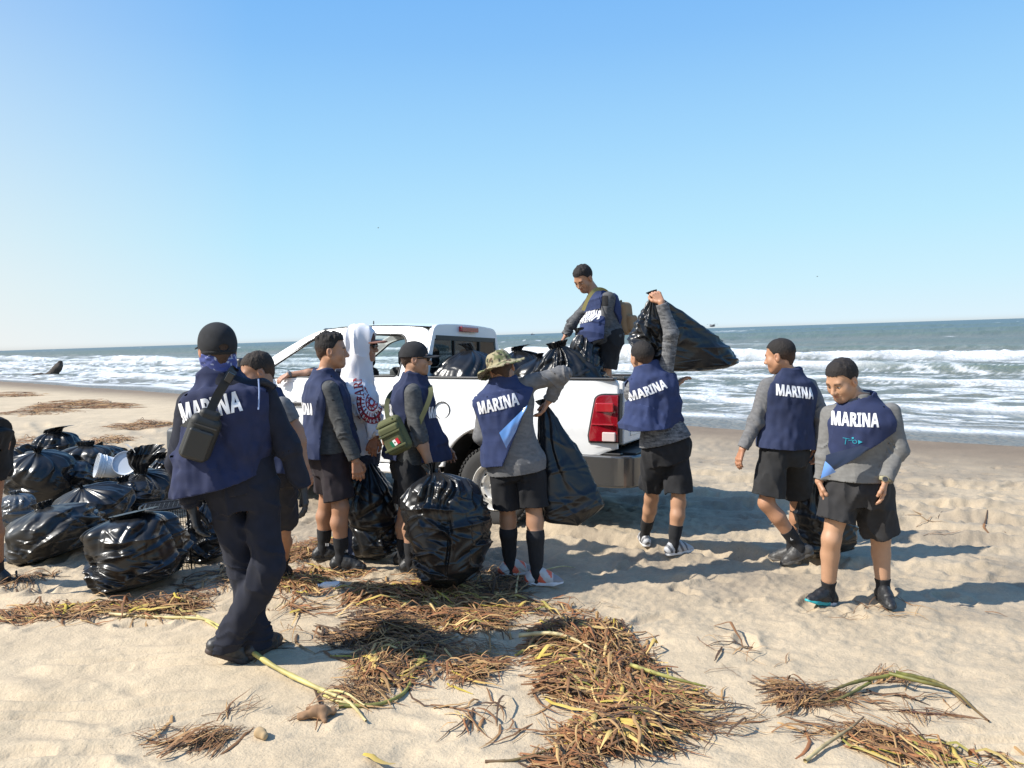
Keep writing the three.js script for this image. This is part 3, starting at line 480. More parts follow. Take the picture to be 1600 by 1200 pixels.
const heather = (lo, hi, fx = 60, fy = 260) => (x, y, z) => { const k = clamp(.5 + .55 * n3(x * fx, y * fy, z * fx) + .3 * n3(x * 150, y * 330, z * 150), 0, 1); return lo.map((v, i) => lerp(v, hi[i], k)); };

function figure(sp) {
  const S = sp.S || 1, D = sp.d, fat = sp.fat || 1, J = {};
  const P = (q, d0 = D) => q.isVector3 ? q.clone() : at(q[0], q[1], d0 + (q[2] || 0));
  const flat = (q) => V(q[0], 0, -q[1]).normalize();
  J.pel = P(sp.hip); J.sh = P(sp.sh);
  const up = J.sh.clone().sub(J.pel).normalize(), fH = flat(sp.fh), fS = flat(sp.fs || sp.fh);
  const orth = (v) => v.clone().addScaledVector(up, -v.dot(up)).normalize();
  const lH = V(0, 1, 0).cross(fH).normalize(); if (sp.hipTilt) lH.addScaledVector(V(0, 1, 0), sp.hipTilt).normalize();
  const lS = orth(V(0, 1, 0).cross(fS)); if (sp.tilt) lS.addScaledVector(up, sp.tilt).normalize();
  const fHo = lH.clone().cross(up).normalize(), fSo = lS.clone().cross(up).normalize();
  const len = J.sh.distanceTo(J.pel), bend = sp.bend || 0;
  const spine = (t) => J.pel.clone().lerp(J.sh, t).addScaledVector(fHo, -bend * Math.sin(Math.PI * clamp(t, 0, 1)));
  const sections = [[-.17, .148, .108], [0, .172, .124], [.17, .166, .122], [.40, .150, .112], [.65, .164, .120], [.85, .182, .122], [.98, .168, .096], [1.07, .122, .084], [1.15, .078, .070], [1.23, .060, .060]];
  const station = (t, a, b, k = fat) => ({ c: spine(t), l: lH.clone().lerp(lS, clamp(t, 0, 1)).normalize(), f: fHo.clone().lerp(fSo, clamp(t, 0, 1)).normalize(), a: a * S * (t > .93 ? 1 : k), b: b * S * (t > .93 ? 1 : k) });
  const sect = (t) => { let i = 1; while (i < sections.length - 1 && sections[i][0] < t) i++; const A = sections[i - 1], Q = sections[i], k = clamp((t - A[0]) / (Q[0] - A[0]), 0, 1); return [t, lerp(A[1], Q[1], k), lerp(A[2], Q[2], k)]; };
  // joints
  const SW = .178 * S, HW = .092 * S;
  J.shL = sp.shL ? P(sp.shL) : J.sh.clone().addScaledVector(lS, SW); J.shR = sp.shR ? P(sp.shR) : J.sh.clone().addScaledVector(lS, -SW);
  J.hipL = J.pel.clone().addScaledVector(lH, HW); J.hipR = J.pel.clone().addScaledVector(lH, -HW);
  const solve = (q, parent, L, s) => { if (q.isVector3) return q.clone(); const r = ray(q[0], q[1]).normalize(), w = parent.clone().sub(EYE), m = w.dot(r), disc = L * L - (w.lengthSq() - m * m); return EYE.clone().addScaledVector(r, m + (disc > 0 ? Math.sqrt(disc) * s : 0)); };
  for (const k of ['L', 'R']) {
    const a = sp['arm' + k]; J['el' + k] = solve(a[0], J['sh' + k], .285 * S, a[0][2] ?? 0); J['wr' + k] = solve(a[1], J['el' + k], .255 * S, a[1][2] ?? 0);
    const l = sp['leg' + k]; const G = l.at ? l.at.clone() : surf(l.ft[0], l.ft[1]); J['ft' + k] = G; J['an' + k] = G.clone().add(V(0, .085 + (l.lift || 0), 0)).add(l.an ? V(...l.an) : V(0, 0, 0));
    const dm = (-J['hip' + k].z - J['an' + k].z) / 2; J['kn' + k] = l.kn.isVector3 ? l.kn.clone() : at(l.kn[0], l.kn[1], dm + (l.kn[2] || 0));
  }
  J.head = P(sp.head);
  const hf = V(sp.face[0], sp.face[1], -sp.face[2]).normalize(), hx0 = V(0, 1, 0).cross(V(hf.x, 0, hf.z)).normalize(); if (sp.headTilt) hx0.addScaledVector(V(0, 1, 0), sp.headTilt).normalize();
  const hX = hx0, hY = hf.clone().cross(hX).normalize(), hZ = hX.clone().cross(hY).normalize(), HS = (sp.hs || 1) * S * .98;
  const hp = (x, y, z) => J.head.clone().addScaledVector(hX, x * HS).addScaledVector(hY, y * HS).addScaledVector(hZ, z * HS);
  const inHead = (x, y, z) => { const px = x - J.head.x, py = y - J.head.y, pz = z - J.head.z; return [(px * hX.x + py * hX.y + pz * hX.z) / HS, (px * hY.x + py * hY.y + pz * hY.z) / HS, (px * hZ.x + py * hZ.y + pz * hZ.z) / HS]; };
  J.nk = spine(1.08);
  // the thing's base
  const foot = J.ftL.clone().add(J.ftR).multiplyScalar(.5); if (sp.base) foot.copy(sp.base);
  const o = thing('person', sp.label, 'person', foot), W = (name, geo, mat, parent = o) => part(name, geo, mat, parent, true);
  const c = sp.cell || .0095, skin = sp.skin || SKINC;
  // ---- body
  const armP = (k, grow = 0) => [cap(J['sh' + k], J['el' + k], (sp.shirt && (sp.shirt.sleeve ?? 2) > 1 ? .038 : .048) * S + grow, (sp.shirt && (sp.shirt.sleeve ?? 2) > 1 ? .034 : .040) * S + grow), cap(J['el' + k], J['el' + k].clone().lerp(J['wr' + k], .3), ((sp.shirt?.sleeve ?? 2) > 1.3 && sp.shirt ? .033 : .040) * S + grow, ((sp.shirt?.sleeve ?? 2) > 1.3 && sp.shirt ? .033 : .042) * S + grow), cap(J['el' + k].clone().lerp(J['wr' + k], .3), J['wr' + k], ((sp.shirt?.sleeve ?? 2) > 1.3 && sp.shirt ? .033 : .042) * S + grow, .027 * S + grow)];
  const legP = (k) => { const h = J['hip' + k], n = J['kn' + k], a = J['an' + k], d = a.clone().sub(n), back = V(0, 0, 0).addScaledVector(fH, -.018 * S); const calf = n.clone().addScaledVector(d, .30).add(back);
    return [cap(h, n, .086 * S * fat, .055 * S), cap(n, calf, .051 * S, .053 * S), cap(calf, n.clone().addScaledVector(d, .74), .053 * S, .041 * S), cap(n, a, .052 * S, .036 * S)]; };
  const tor = trunk(sections.map(([t, a, b]) => station(t, a - .006, b - .006)));
  const neck = cap(spine(1.04).addScaledVector(fSo, .0), hp(0, -.045, -.025), .062 * S, .056 * S);
  const toes = (k) => { const l = sp['leg' + k], tf = flat(l.toe), a = J['an' + k]; return cap(a.clone().add(V(0, -.035, 0)), a.clone().addScaledVector(tf, .05).add(V(0, -.035 - (l.pitch || 0) * .05, 0)), .030 * S, .026 * S); };
  const hand = (k) => {
    const a = sp['arm' + k], w = J['wr' + k], fore = w.clone().sub(J['el' + k]).normalize();
    let d = a[2] ? P(a[2], 0).sub(w) : fore.clone(); if (a[2] && !a[2].isVector3) d = at(a[2][0], a[2][1], -w.z + (a[2][2] || 0)).sub(w); d.normalize();
    const sgn = k === 'L' ? 1 : -1; let T = a[3] ? V(...a[3]) : fS.clone(); T.addScaledVector(d, -T.dot(d)).normalize();
    let N = d.clone().cross(T); if (N.dot(lS) * sgn > 0) N.negate(); if (a[4]) N = d.clone().cross(T).multiplyScalar(a[4] < 0 ? -1 : 1);
    const q = (x, y, z) => w.clone().addScaledVector(T, x * S).addScaledVector(d, y * S).addScaledVector(N, z * S), curl = a[5] ?? .45, list = [];
    for (let i = 0; i < 4; i++) list.push(cap(q(.010 - .008 * i, .0, 0), q(.032 - .021 * i, .086 - .004 * Math.abs(i - 1), 0), .0165 * S, .0125 * S));
    const pts = [w, q(.06, .06, .03), q(-.05, .1, 0)], fl = [.072, .080, .074, .058];
    for (let i = 0; i < 4; i++) { let p = q(.032 - .021 * i, .086 - .004 * Math.abs(i - 1), 0), ang = curl * .55; const spread = (1.5 - i) * .06; let r = .0098;
      for (const fr of [.46, .30, .26]) { const n = p.clone().addScaledVector(d, Math.cos(ang) * fl[i] * fr * S).addScaledVector(N, Math.sin(ang) * fl[i] * fr * S).addScaledVector(T, spread * fl[i] * fr * S); list.push(cap(p, n, r * S, (r - .0009) * S)); pts.push(n); p = n; ang += curl * .85; r -= .0009; } }
    let p = q(.026, .018, .004); for (const [x, y, z, r] of [[.050, .048, .014, .0125], [.056, .078, .026, .0108], [.050, .100, .034, .0095]]) { const n = q(x, y, z); list.push(cap(p, n, r * S + .001, r * S)); pts.push(n); p = n; }
    J['hand' + k] = q(0, .10, .012); J['palm' + k] = [w, d, N, T];
    const f = join([cap(J['el' + k].clone().lerp(w, .8), w, .031 * S, .026 * S), ...list], .010);
    const [lo, hi] = boundsOf(pts, .03);
    return netMesh(f, lo, hi, sp.coarse ? .006 : .0042, (x, y, z) => { const n = 1 + .06 * n3(x * 90, y * 90, z * 90); return (sp.glove && sp.glove.includes(k) ? [.018, .019, .022] : [skin[0] * .98, skin[1] * .92, skin[2] * .92]).map((v) => v * n); });
  };
  const bodyF = join([tor, ...armP('L'), ...armP('R'), ...legP('L'), ...legP('R'), neck, toes('L'), toes('R')], .03);
  const all = Object.values(J).filter((v) => v.isVector3);
  const [blo, bhi] = boundsOf([J.pel, J.sh, J.nk, J.elL, J.elR, J.wrL, J.wrR, J.knL, J.knR, J.anL, J.anR, J.shL, J.shR], .2); bhi.y = Math.min(bhi.y, Math.max(hp(0, -.03, 0).y + .01, J.elL.y + .06, J.elR.y + .06, J.wrL.y + .05, J.wrR.y + .05)); blo.y = Math.min(J.anL.y, J.anR.y) - .1;
  const bodyCol = (x, y, z) => { const k = 1 + .07 * n3(x * 9, y * 9, z * 9) + .05 * n3(x * 60, y * 60, z * 60); return [skin[0] * k, skin[1] * k, skin[2] * k]; };
  const geos = [netMesh(bodyF, blo, bhi, sp.coarse ? .016 : .0115, bodyCol)];
  for (const k of ['L', 'R']) if (!(sp.noHand || '').includes(k)) geos.push(hand(k));
  // ---- head
  const I = V(1, 0, 0);
  const e = (x, y, z, a, b, d) => ell(hp(x, y, z), hX, hY, hZ, a * HS, b * HS, d * HS), cc = (x1, y1, z1, x2, y2, z2, r1, r2) => cap(hp(x1, y1, z1), hp(x2, y2, z2), r1 * HS, (r2 ?? r1) * HS);
  const cranium = e(0, .040, -.012, .078, .084, .098), face = e(0, -.040, .022, .059, .078, .064);
  const skull = join([cranium, face, cc(0, -.094, .058, 0, -.090, .060, .024), cc(.052, -.045, -.005, .020, -.092, .050, .020), cc(-.052, -.045, -.005, -.020, -.092, .050, .020), cc(-.034, .016, .074, .034, .016, .074, .016), e(.042, -.030, .052, .026, .030, .028), e(-.042, -.030, .052, .026, .030, .028)], .03);
  const sock = join([e(.032, -.004, .098, .021, .013, .016), e(-.032, -.004, .098, .021, .013, .016)], .004);
  const nose = join([cc(0, .004, .084, 0, -.034, .104, .010, .0135), cc(.012, -.038, .094, -.012, -.038, .094, .0095)], .010);
  const lips = join([cc(-.018, -.060, .078, .018, -.060, .078, .009), cc(-.015, -.070, .076, .015, -.070, .076, .009)], .004);
  const eyes = join([e(.032, -.004, .074, .0135, .0125, .0125), e(-.032, -.004, .074, .0135, .0125, .0125)], .002);
  const ear = (s) => minus(join([e(s * .079, -.006, -.010, .010, .033, .021), e(s * .074, .0, -.004, .012, .02, .014)], .01), e(s * .092, .002, -.006, .010, .019, .010), .006);
  const eL = ear(1), eR = ear(-1), nk2 = cap(hp(0, -.05, -.026), spine(1.10), .056 * S, .060 * S);
  const headF = (x, y, z) => { let d = skull(x, y, z); d = smin(d, nk2(x, y, z), .03); if (d > .06) return d - .03; if (d < -.03) return d; d = -smin(-d, sock(x, y, z), .014); d = smin(d, nose(x, y, z), .012); d = smin(d, lips(x, y, z), .008); d = Math.min(d, eyes(x, y, z)); d = smin(d, eL(x, y, z), .008); return smin(d, eR(x, y, z), .008); };
  const [hlo, hhi] = boundsOf([hp(0, 0, 0)], .17 * HS + .01); hlo.y = Math.min(hlo.y, spine(1.10).y);
  const faceCol = (x, y, z) => {
    const [u, v, w] = inHead(x, y, z), a = Math.abs(u); let k = 1 + .05 * n3(x * 40, y * 40, z * 40) + .04 * n3(x * 140, y * 140, z * 140), q = skin.map((t) => t * k);
    const mix = (t, m) => { q = q.map((p, i) => lerp(p, t[i], m)); };
    if (w > .05) {
      mix([.012, .009, .008], ss(.008, .003, Math.abs(v - .021 + .25 * Math.abs(a - .034) ** 1.1)) * ss(.013, .017, a) * ss(.055, .050, a) * .75);
      const ex = (a - .032) / .0125, ey = (v + .004) / .0062; if (ex * ex + ey * ey < 1 && w > .07) mix(ex * ex < .22 ? [.012, .009, .008] : [.42, .38, .35], .9);
      mix([.30, .105, .080], ss(1.1, .6, hyp(u / .022, (v + .065) / .011)) * .7);
      mix([.10, .06, .045], .30 * ss(-.070, -.085, v) * ss(.05, .02, a) + .25 * ss(.006, .003, Math.abs(v + .050)) * ss(.022, .016, a));
    }
    mix([.33, .13, .09], .22 * ss(.065, .08, a) * ss(-.03, 0, v + .02)); 
    return q;
  };
  geos.push(netMesh(headF, hlo, hhi, sp.coarse ? .006 : .0045, faceCol));
  W('body', mergeGeometries(geos.map((g) => { const q = g.toNonIndexed(); return q; })), SKIN);
  // ---- hair
  if (sp.hair !== false) {
    const hs = sp.hair || {}, lift = hs.lift ?? .0075, capE = e(0, .041, -.014, .078 + lift, .083 + lift, .098 + lift * .8), nape = cc(0, -.02, -.075, 0, -.055, -.062, .03, .026);
    const line = (u, v, w) => { const front = hs.front ?? .070; let h = w > .0 ? lerp(.004, front, ss(-.005, .060, w)) : lerp(-.068, .004, ss(-.060, .0, w)); if (w < .012 && w > -.03 && Math.abs(u) > .05) h = Math.max(h, .022); return h; };
    const hairF = (x, y, z) => { const [u, v, w] = inHead(x, y, z); let d = smin(capE(x, y, z), nape(x, y, z), .03) - .0012 * n3(u * 70, v * 40, w * 70) - .0014 * n3(u * 190, v * 100, w * 190) - (hs.top || 0) * ss(.06, .12, v) * (1 + .7 * n3(u * 55 + 3, v * 30, w * 55)); return Math.max(d, (line(u, v, w) + .004 * n3(u * 120, w * 120, v * 40) - v) * HS); };
    const skullAt = headF, hc = hs.c || [.012, .009, .008];
    W('hair', netMesh(hairF, hlo, hhi, sp.coarse ? .006 : .0042, (x, y, z) => { const [u, v, w] = inHead(x, y, z), k = 1 + .3 * n3(u * 130, v * 60, w * 130), fade = ss(.03, -.035, v - .02 * ss(0, -.08, w)) * (hs.fade ?? .55); return hc.map((q, i) => lerp(q * k, skin[i] * .45, fade * .55)); }), HAIR);
  }
  // ---- clothes
  const wrinkleT = (amp, fx = 7, fy = 3) => (x, y, z) => amp * (1 - 2.2 * Math.abs(n3((x + z * .3) * fx + .8 * n3(x * 4, y * 3, z * 4), y * fy + (x - z) * 1.7, z * fx))) + amp * .45 * n3(x * 26, y * 15, z * 26);
  const near = (f) => f;
  if (sp.shirt) {
    const q = sp.shirt, g = q.grow ?? .010, hem = q.hem ?? -.06, st = [hem - .06, ...[.05, .17, .40, .65, .85, 1.0, 1.07, 1.15, 1.20].filter((t) => t > hem)].map((t) => { const [tt, a, b] = sect(t); const fl = (q.flare || 0) * ss(.5, -.1, t) + (sp.shorts ? .017 * ss(hem + .30, hem + .05, t) : 0); return station(tt, a + g + fl, b + g + fl); });
    const fx = [trunk(st)];
    const sl = q.sleeve ?? 1.93;
    for (const k of ['L', 'R']) {
      const a = J['sh' + k], b = J['el' + k], w = J['wr' + k], W2 = .052 * S * fat + g * .35, wr = q.wide || 0;
      const wr1 = (x, y, z) => { const d = w.clone().sub(b); return 0; };
      let f;
      if (sl <= 1) { const end = a.clone().lerp(b, sl), n = b.clone().sub(a).normalize(); f = cut(cap(a, end.clone().addScaledVector(n, .03), W2, W2 + .004), end, n); }
      else {
        const end = b.clone().lerp(w, sl - 1), n = w.clone().sub(b).normalize(), ua = b.clone().sub(a).normalize(), f1 = cap(a.clone().addScaledVector(up, -.020), b, W2, .046 * S + g * .4 + wr), f2 = cut(cap(b, end.clone().addScaledVector(n, .02), .046 * S + g * .4 + wr, lerp(.048, .037, sl - 1) * S + g * .3), end, n);
        const core = (x, y, z) => smin(f1(x, y, z), f2(x, y, z), .03), fw = q.fold ?? .0045;
        f = (x, y, z) => { const d = core(x, y, z); if (d > .024 || d < -.04) return d; const s1 = (x - b.x) * n.x + (y - b.y) * n.y + (z - b.z) * n.z, s2 = (x - b.x) * ua.x + (y - b.y) * ua.y + (z - b.z) * ua.z, L = b.distanceTo(end), nearEl = Math.exp(-((s1 / .09) ** 2)) + ss(L * .45, L * .95, s1) * .9 + .35; const wv = s1 > 0 ? s1 : s2; return d - fw * nearEl * (1 - 2.4 * Math.abs(n3(wv * 17 + 2.2 * n3(x * 9, y * 9, z * 9), x * 9 + y * 5, z * 9))); };
      }
      fx.push(f);
    }
    const core = join(fx, .065), wr = wrinkleT((q.wr ?? .006) * 1.7), base0 = spine(hem), hp0 = q.hemCut ? P(q.hemCut[0]) : base0, hn = q.hemCut ? V(...q.hemCut[1]).normalize() : up.clone().negate();
    const tight = fx[0];
    const F = cut((x, y, z) => { const d = core(x, y, z); return d < .032 && d > -.04 ? d - wr(x, y, z) * .6 : d; }, hp0, hn), sleevesOnly = join([fx[1], fx[2]], .02);
    const keepSleeve = (x, y, z) => Math.min(F(x, y, z), sleevesOnly(x, y, z));
    const G = minus(keepSleeve, cap(spine(1.17), hp(0, -.02, -.01), .062 * S, .072 * S), .008);
    const [lo, hi] = boundsOf([spine(hem - .1), J.shL, J.shR, J.elL, J.elR, J.wrL, J.wrR, spine(1.15)], .11); for (const ax of ['x', 'z']) { lo[ax] = Math.min(lo[ax], J.pel[ax] - .26); hi[ax] = Math.max(hi[ax], J.pel[ax] + .26); }
    J.shirt = W(q.name || 'shirt', netMesh(G, lo, hi, c, q.colour), CLOTH);
  }
  if (sp.vest) {
    const q = sp.vest, g = q.grow ?? .031, hem = q.hem ?? .08, sh = q.shift ? V(...q.shift) : V(0, 0, 0), st = [];
    for (const t of [hem - .08, hem, .25, .40, .55, .70, .85, .96, 1.03, 1.10, 1.16, 1.21].filter((t) => t <= hem || t > hem + .02)) { let [tt, a, b] = sect(t); const w = ss(.75, hem, t), fl = q.flare ?? .03; if (t < .4) { a = Math.max(a, .155); b = Math.max(b, .115); } const gn = t > 1.09 ? g * .6 : g; const s = station(tt, a + gn + fl * w + (q.wideA || 0) * w + (t > .9 && t < 1.05 ? .006 : 0), b + gn + fl * w + (q.deepB || 0) * w); s.c.addScaledVector(sh, w); if (q.belly) s.c.addScaledVector(fHo, q.belly * w); st.push(s); }
    let f = trunk(st); const wr = wrinkleT((q.wr ?? .010) * 1.45, 6, 1.8), f0 = f;
    const wo = (q.wr ?? .010) * .8; f = (x, y, z) => { const d = f0(x, y, z); return d < .055 && d > -.04 ? d - wr(x, y, z) - wo : d - wo; };
    for (const k of ['L', 'R']) { const dir = J['el' + k].clone().sub(J['sh' + k]).normalize(), out = lS.clone().multiplyScalar(k === 'L' ? 1 : -1), a = J['sh' + k].clone().addScaledVector(out, q.armOut ?? .030); f = minus(f, cap(a.clone().addScaledVector(up, .03), a.clone().addScaledVector(dir, .14).addScaledVector(out, .01), .068 * S, .070 * S), .012); }
    if (q.side) { const [s0, s1] = q.side, fc0 = f, k0 = J.pel, inv = 1 / up.dot(J.sh.clone().sub(J.pel)); f = (x, y, z) => { const d = fc0(x, y, z); if (d > .04) return d; const px = x - k0.x - sh.x * .5, py = y - k0.y, pz = z - k0.z - sh.z * .5, t = (px * up.x + py * up.y + pz * up.z) * inv; if (t > .93) return d; const v = Math.abs((px * fHo.x + py * fHo.y + pz * fHo.z) + bend * Math.sin(Math.PI * clamp(t, 0, 1)) - (q.sideOff || 0)), u = Math.abs(px * lH.x + py * lH.y + pz * lH.z); const open = lerp(s1, s0, ss(.1, .85, t)) * ss(.93, .82, t); return Math.max(d, Math.min(open - v, u - .07)); }; }
    f = minus(f, cap(spine(1.13).addScaledVector(fSo, q.neck ?? .018), hp(0, -.02, .01), .063 * S, .086 * S), .008);
    f = minus(f, cap(spine(1.10).addScaledVector(fSo, .02), spine(1.45).addScaledVector(fSo, .05), .058 * S, .095 * S), .008);
    const hc = q.hemCut ? P(q.hemCut[0]) : spine(hem).add(sh), hn = q.hemCut ? V(...q.hemCut[1]).normalize() : up.clone().negate().addScaledVector(lH, q.hemLean || 0).normalize();
    const fc = f; f = (x, y, z) => Math.max(fc(x, y, z), (x - hc.x) * hn.x + (y - hc.y) * hn.y + (z - hc.z) * hn.z + .010 * n3(x * 9, y * 2, z * 9)); for (const [cp, cn] of q.cuts || []) f = cut(f, P(cp), V(...cn).normalize());
    const [lo, hi] = boundsOf([spine(hem - .1).add(sh), spine(hem).add(sh), J.shL, J.shR, spine(1.15)], .27);
    const vm = W('vest', netMesh(f, lo, hi, c, q.colour || tone(q.c || NAVY, .14, 30)), CLOTH); J.vest = vm; J.vestF = f;
    vm.updateMatrixWorld(true); o.updateMatrixWorld(true);
    // printed lettering, pressed onto the cloth
    for (const L of q.print || []) decal(vm, L.front ? fSo : fSo.clone().negate(), L.front ? lS : lS.clone().negate(), up, spine(L.t ?? .72).addScaledVector(lS, L.x || 0).addScaledVector(sh, ss(.75, hem, L.t ?? .72)), L.w ?? .30, (L.h ?? .085) * (L.mat ? 1 : 1.14), L.mat || LETTERS, L.name || 'lettering', L.roll || 0, L.turn || 0);
  }
  if (sp.shorts || sp.trousers) {
    const hemS = sp.shirt?.hem ?? -.06, q = sp.shorts || sp.trousers, g = q.grow ?? .022, fs2 = [cut(trunk([-.19, 0, .17, .34].map((t) => { const [tt, a, b] = sect(t), gg = sp.trousers ? g * (1 - ss(.0, .12, t)) + .003 : g * (1 - ss(hemS - .05, hemS + .05, t)) - .001; return station(tt, a + gg, b + gg); })), spine(q.waist ?? (sp.trousers ? .22 : Math.max(.14, hemS + .09))), up)];
    for (const k of ['L', 'R']) {
      const h = J['hip' + k], n = J['kn' + k], a = J['an' + k];
      if (sp.shorts) { const fr = (q['hem' + k] ?? q.hem ?? .80), end = h.clone().lerp(n, fr), d = n.clone().sub(h).normalize(); fs2.push(cut(cap(h.clone().addScaledVector(up, .02), end.clone().addScaledVector(d, .05), .090 * S * fat + g * .6, (q.wide ?? .105) * S), end, d)); }
      else { const d = a.clone().sub(n).normalize(), end = a.clone().addScaledVector(V(0, -1, 0), q.drop ?? .03); fs2.push(cap(h, n, .088 * S * fat + g * .6, .068 * S + g), cut(cap(n, end.clone().addScaledVector(d, .05), .068 * S + g, (q.cuff ?? .082) * S), end, V(0, -1, 0))); }
    }
    const core = join(fs2, .032), wr = wrinkleT((q.wr ?? .009) * 1.4, sp.shorts ? 9 : 8, sp.shorts ? 5 : 9);
    const crease = sp.trousers ? (x, y, z) => { let m = 0; for (const k of ['L', 'R']) { const n = J['kn' + k], a = J['an' + k]; m += Math.exp(-(((y - n.y) / .08) ** 2)) * .6 + ss(n.y - .12, a.y, y) * .9; } return .006 * Math.min(1, m) * (1 - 2.3 * Math.abs(n3(y * 17 + (x + z) * 5 + 1.5 * n3(x * 8, y * 8, z * 8), x * 6, z * 6))); } : () => 0;
    let F = (x, y, z) => { const d = core(x, y, z); return d < .024 && d > -.04 ? d - wr(x, y, z) - crease(x, y, z) : d; };
    if (sp.shorts) for (const k of ['L', 'R']) { const h = J['hip' + k], n = J['kn' + k], d = n.clone().sub(h).normalize(), end = h.clone().lerp(n, q['hem' + k] ?? q.hem ?? .80); const F0 = F, side = lH.clone().multiplyScalar(k === 'L' ? 1 : -1); F = (x, y, z) => { const s = (x - J.pel.x) * side.x + (y - J.pel.y) * side.y + (z - J.pel.z) * side.z; const v = F0(x, y, z); return s > -.02 ? Math.max(v, (x - end.x) * d.x + (y - end.y) * d.y + (z - end.z) * d.z + .006 * n3(x * 14, 0, z * 14)) : v; }; }
    const [lo, hi] = boundsOf([spine(.3), spine(-.2), J.hipL, J.hipR, J.knL, J.knR, ...(sp.trousers ? [J.anL, J.anR] : [])], .18);
    W(sp.shorts ? 'shorts' : 'trousers', netMesh(F, lo, hi, c, q.colour || tone(q.c || [.013, .013, .015], .2, 40)), q.slick ? SLICK : CLOTH);
  }
  for (const k of ['L', 'R']) {
    const l = sp['leg' + k], n = J['kn' + k], a = J['an' + k];
    if (l.hide) continue;
    if (sp.sock) { const top = a.clone().lerp(n, sp.sock), d = n.clone().sub(a).normalize(), F0 = join(legP(k), .03), cf = cap(a, a.clone().add(V(0, -.05, 0)), .040 * S), f = (x, y, z) => Math.max(smin(F0(x, y, z) - .005, cf(x, y, z), .02), (x - top.x) * d.x + (y - top.y) * d.y + (z - top.z) * d.z);
      const [lo, hi] = boundsOf([top, a, a.clone().add(V(0, -.07, 0))], .09); const s = W('sock', netMesh(f, lo, hi, .0075, (x, y, z) => { const r = ((x - top.x) * d.x + (y - top.y) * d.y + (z - top.z) * d.z); const b = (sp.sockC || [.014, .014, .016]).map((v) => v * (1 + .3 * n3(x * 120, y * 30, z * 120))); return b; }), CLOTH);
      if (sp.sockMark) W('sock_mark', sp.sockMark(a.clone().lerp(n, sp.sock * .62), k), SOCKMARK, s); }
    // shoe: upper and sole along the foot
    const tf = flat(l.toe), side = V(0, 1, 0).cross(tf).normalize(), pit = l.pitch || 0, f0 = tf.clone().applyAxisAngle(side, pit), u0 = f0.clone().cross(side).normalize().multiplyScalar(-1); if (u0.y < 0) u0.negate();
    const anchor = J['an' + k].clone().addScaledVector(u0, -.085); const sq = (x, y, z) => anchor.clone().addScaledVector(f0, x * S).addScaledVector(u0, y * S).addScaledVector(side, z * S);
    const shc = sp.shoe || {}, upper = join([cap(sq(-.05, .045, 0), sq(-.035, .075, 0), .034 * S, .030 * S), cap(sq(-.045, .04, 0), sq(.05, .046, 0), .037 * S, .040 * S), cap(sq(.05, .042, 0), sq(.125, .030, -.004), .041 * S, .036 * S), cap(sq(.13, .028, -.004), sq(.165, .024, -.006), .034 * S, .024 * S), cap(sq(.005, .100, 0), sq(.085, .062, 0), .037 * S, .034 * S)], .025);
    const bot = sq(0, .022, 0), F = minus(cut((x, y, z) => upper(x, y, z) - .002 * n3(x * 60, y * 60, z * 60), bot, u0.clone().negate()), cap(sq(-.012, .125, 0), sq(-.008, .16, 0), .033 * S), .006);
    const [lo, hi] = boundsOf([sq(-.09, 0, 0), sq(.2, 0, 0), sq(0, .14, 0)], .05);
    const shoe = W('shoe', netMesh(F, lo, hi, .0065, (x, y, z) => { const p = V(x, y, z).sub(anchor), X = p.dot(f0) / S, Y = p.dot(u0) / S, Z = p.dot(side) / S * (k === 'L' ? 1 : -1); return shc.colour ? shc.colour(X, Y, Z) : tone([.020, .020, .021], .35, 60)(x, y, z); }), LEATHER);
    const outl = join([cap(sq(-.045, .014, 0), sq(.04, .014, 0), .036 * S, .034 * S), cap(sq(.04, .014, 0), sq(.125, .014, -.004), .034 * S, .040 * S), cap(sq(.125, .014, -.004), sq(.165, .016, -.006), .038 * S, .026 * S)], .02);
    const so = (x, y, z) => { const p0 = (x - anchor.x) * u0.x + (y - anchor.y) * u0.y + (z - anchor.z) * u0.z; const X = ((x - anchor.x) * f0.x + (y - anchor.y) * f0.y + (z - anchor.z) * f0.z); return Math.max(outl(x, y, z), p0 - .030 * S - .008 * ss(.0, -.08, X), -p0 - .0 + .014 * ss(.10, .19, X)); };
    W('sole', netMesh(so, lo, hi, .006, (x, y, z) => { const p = V(x, y, z).sub(anchor), X = p.dot(f0) / S, Y = p.dot(u0) / S; return shc.sole ? shc.sole(X, Y, k) : [.022, .022, .022]; }), SOLE, shoe);
  }
  if (sp.extra) sp.extra({ o, J, W, hp, inHead, e, cc, spine, lS, fSo, fHo, lH, up, S, HS, hX, hY, hZ, P, station, sect, hlo, hhi, headF, figure: sp });
  o.updateMatrixWorld(true); o.userData.joints = undefined; delete o.userData.joints;
  return { o, J, spine, lS, fSo, up, hp, hX, hY, hZ };
}
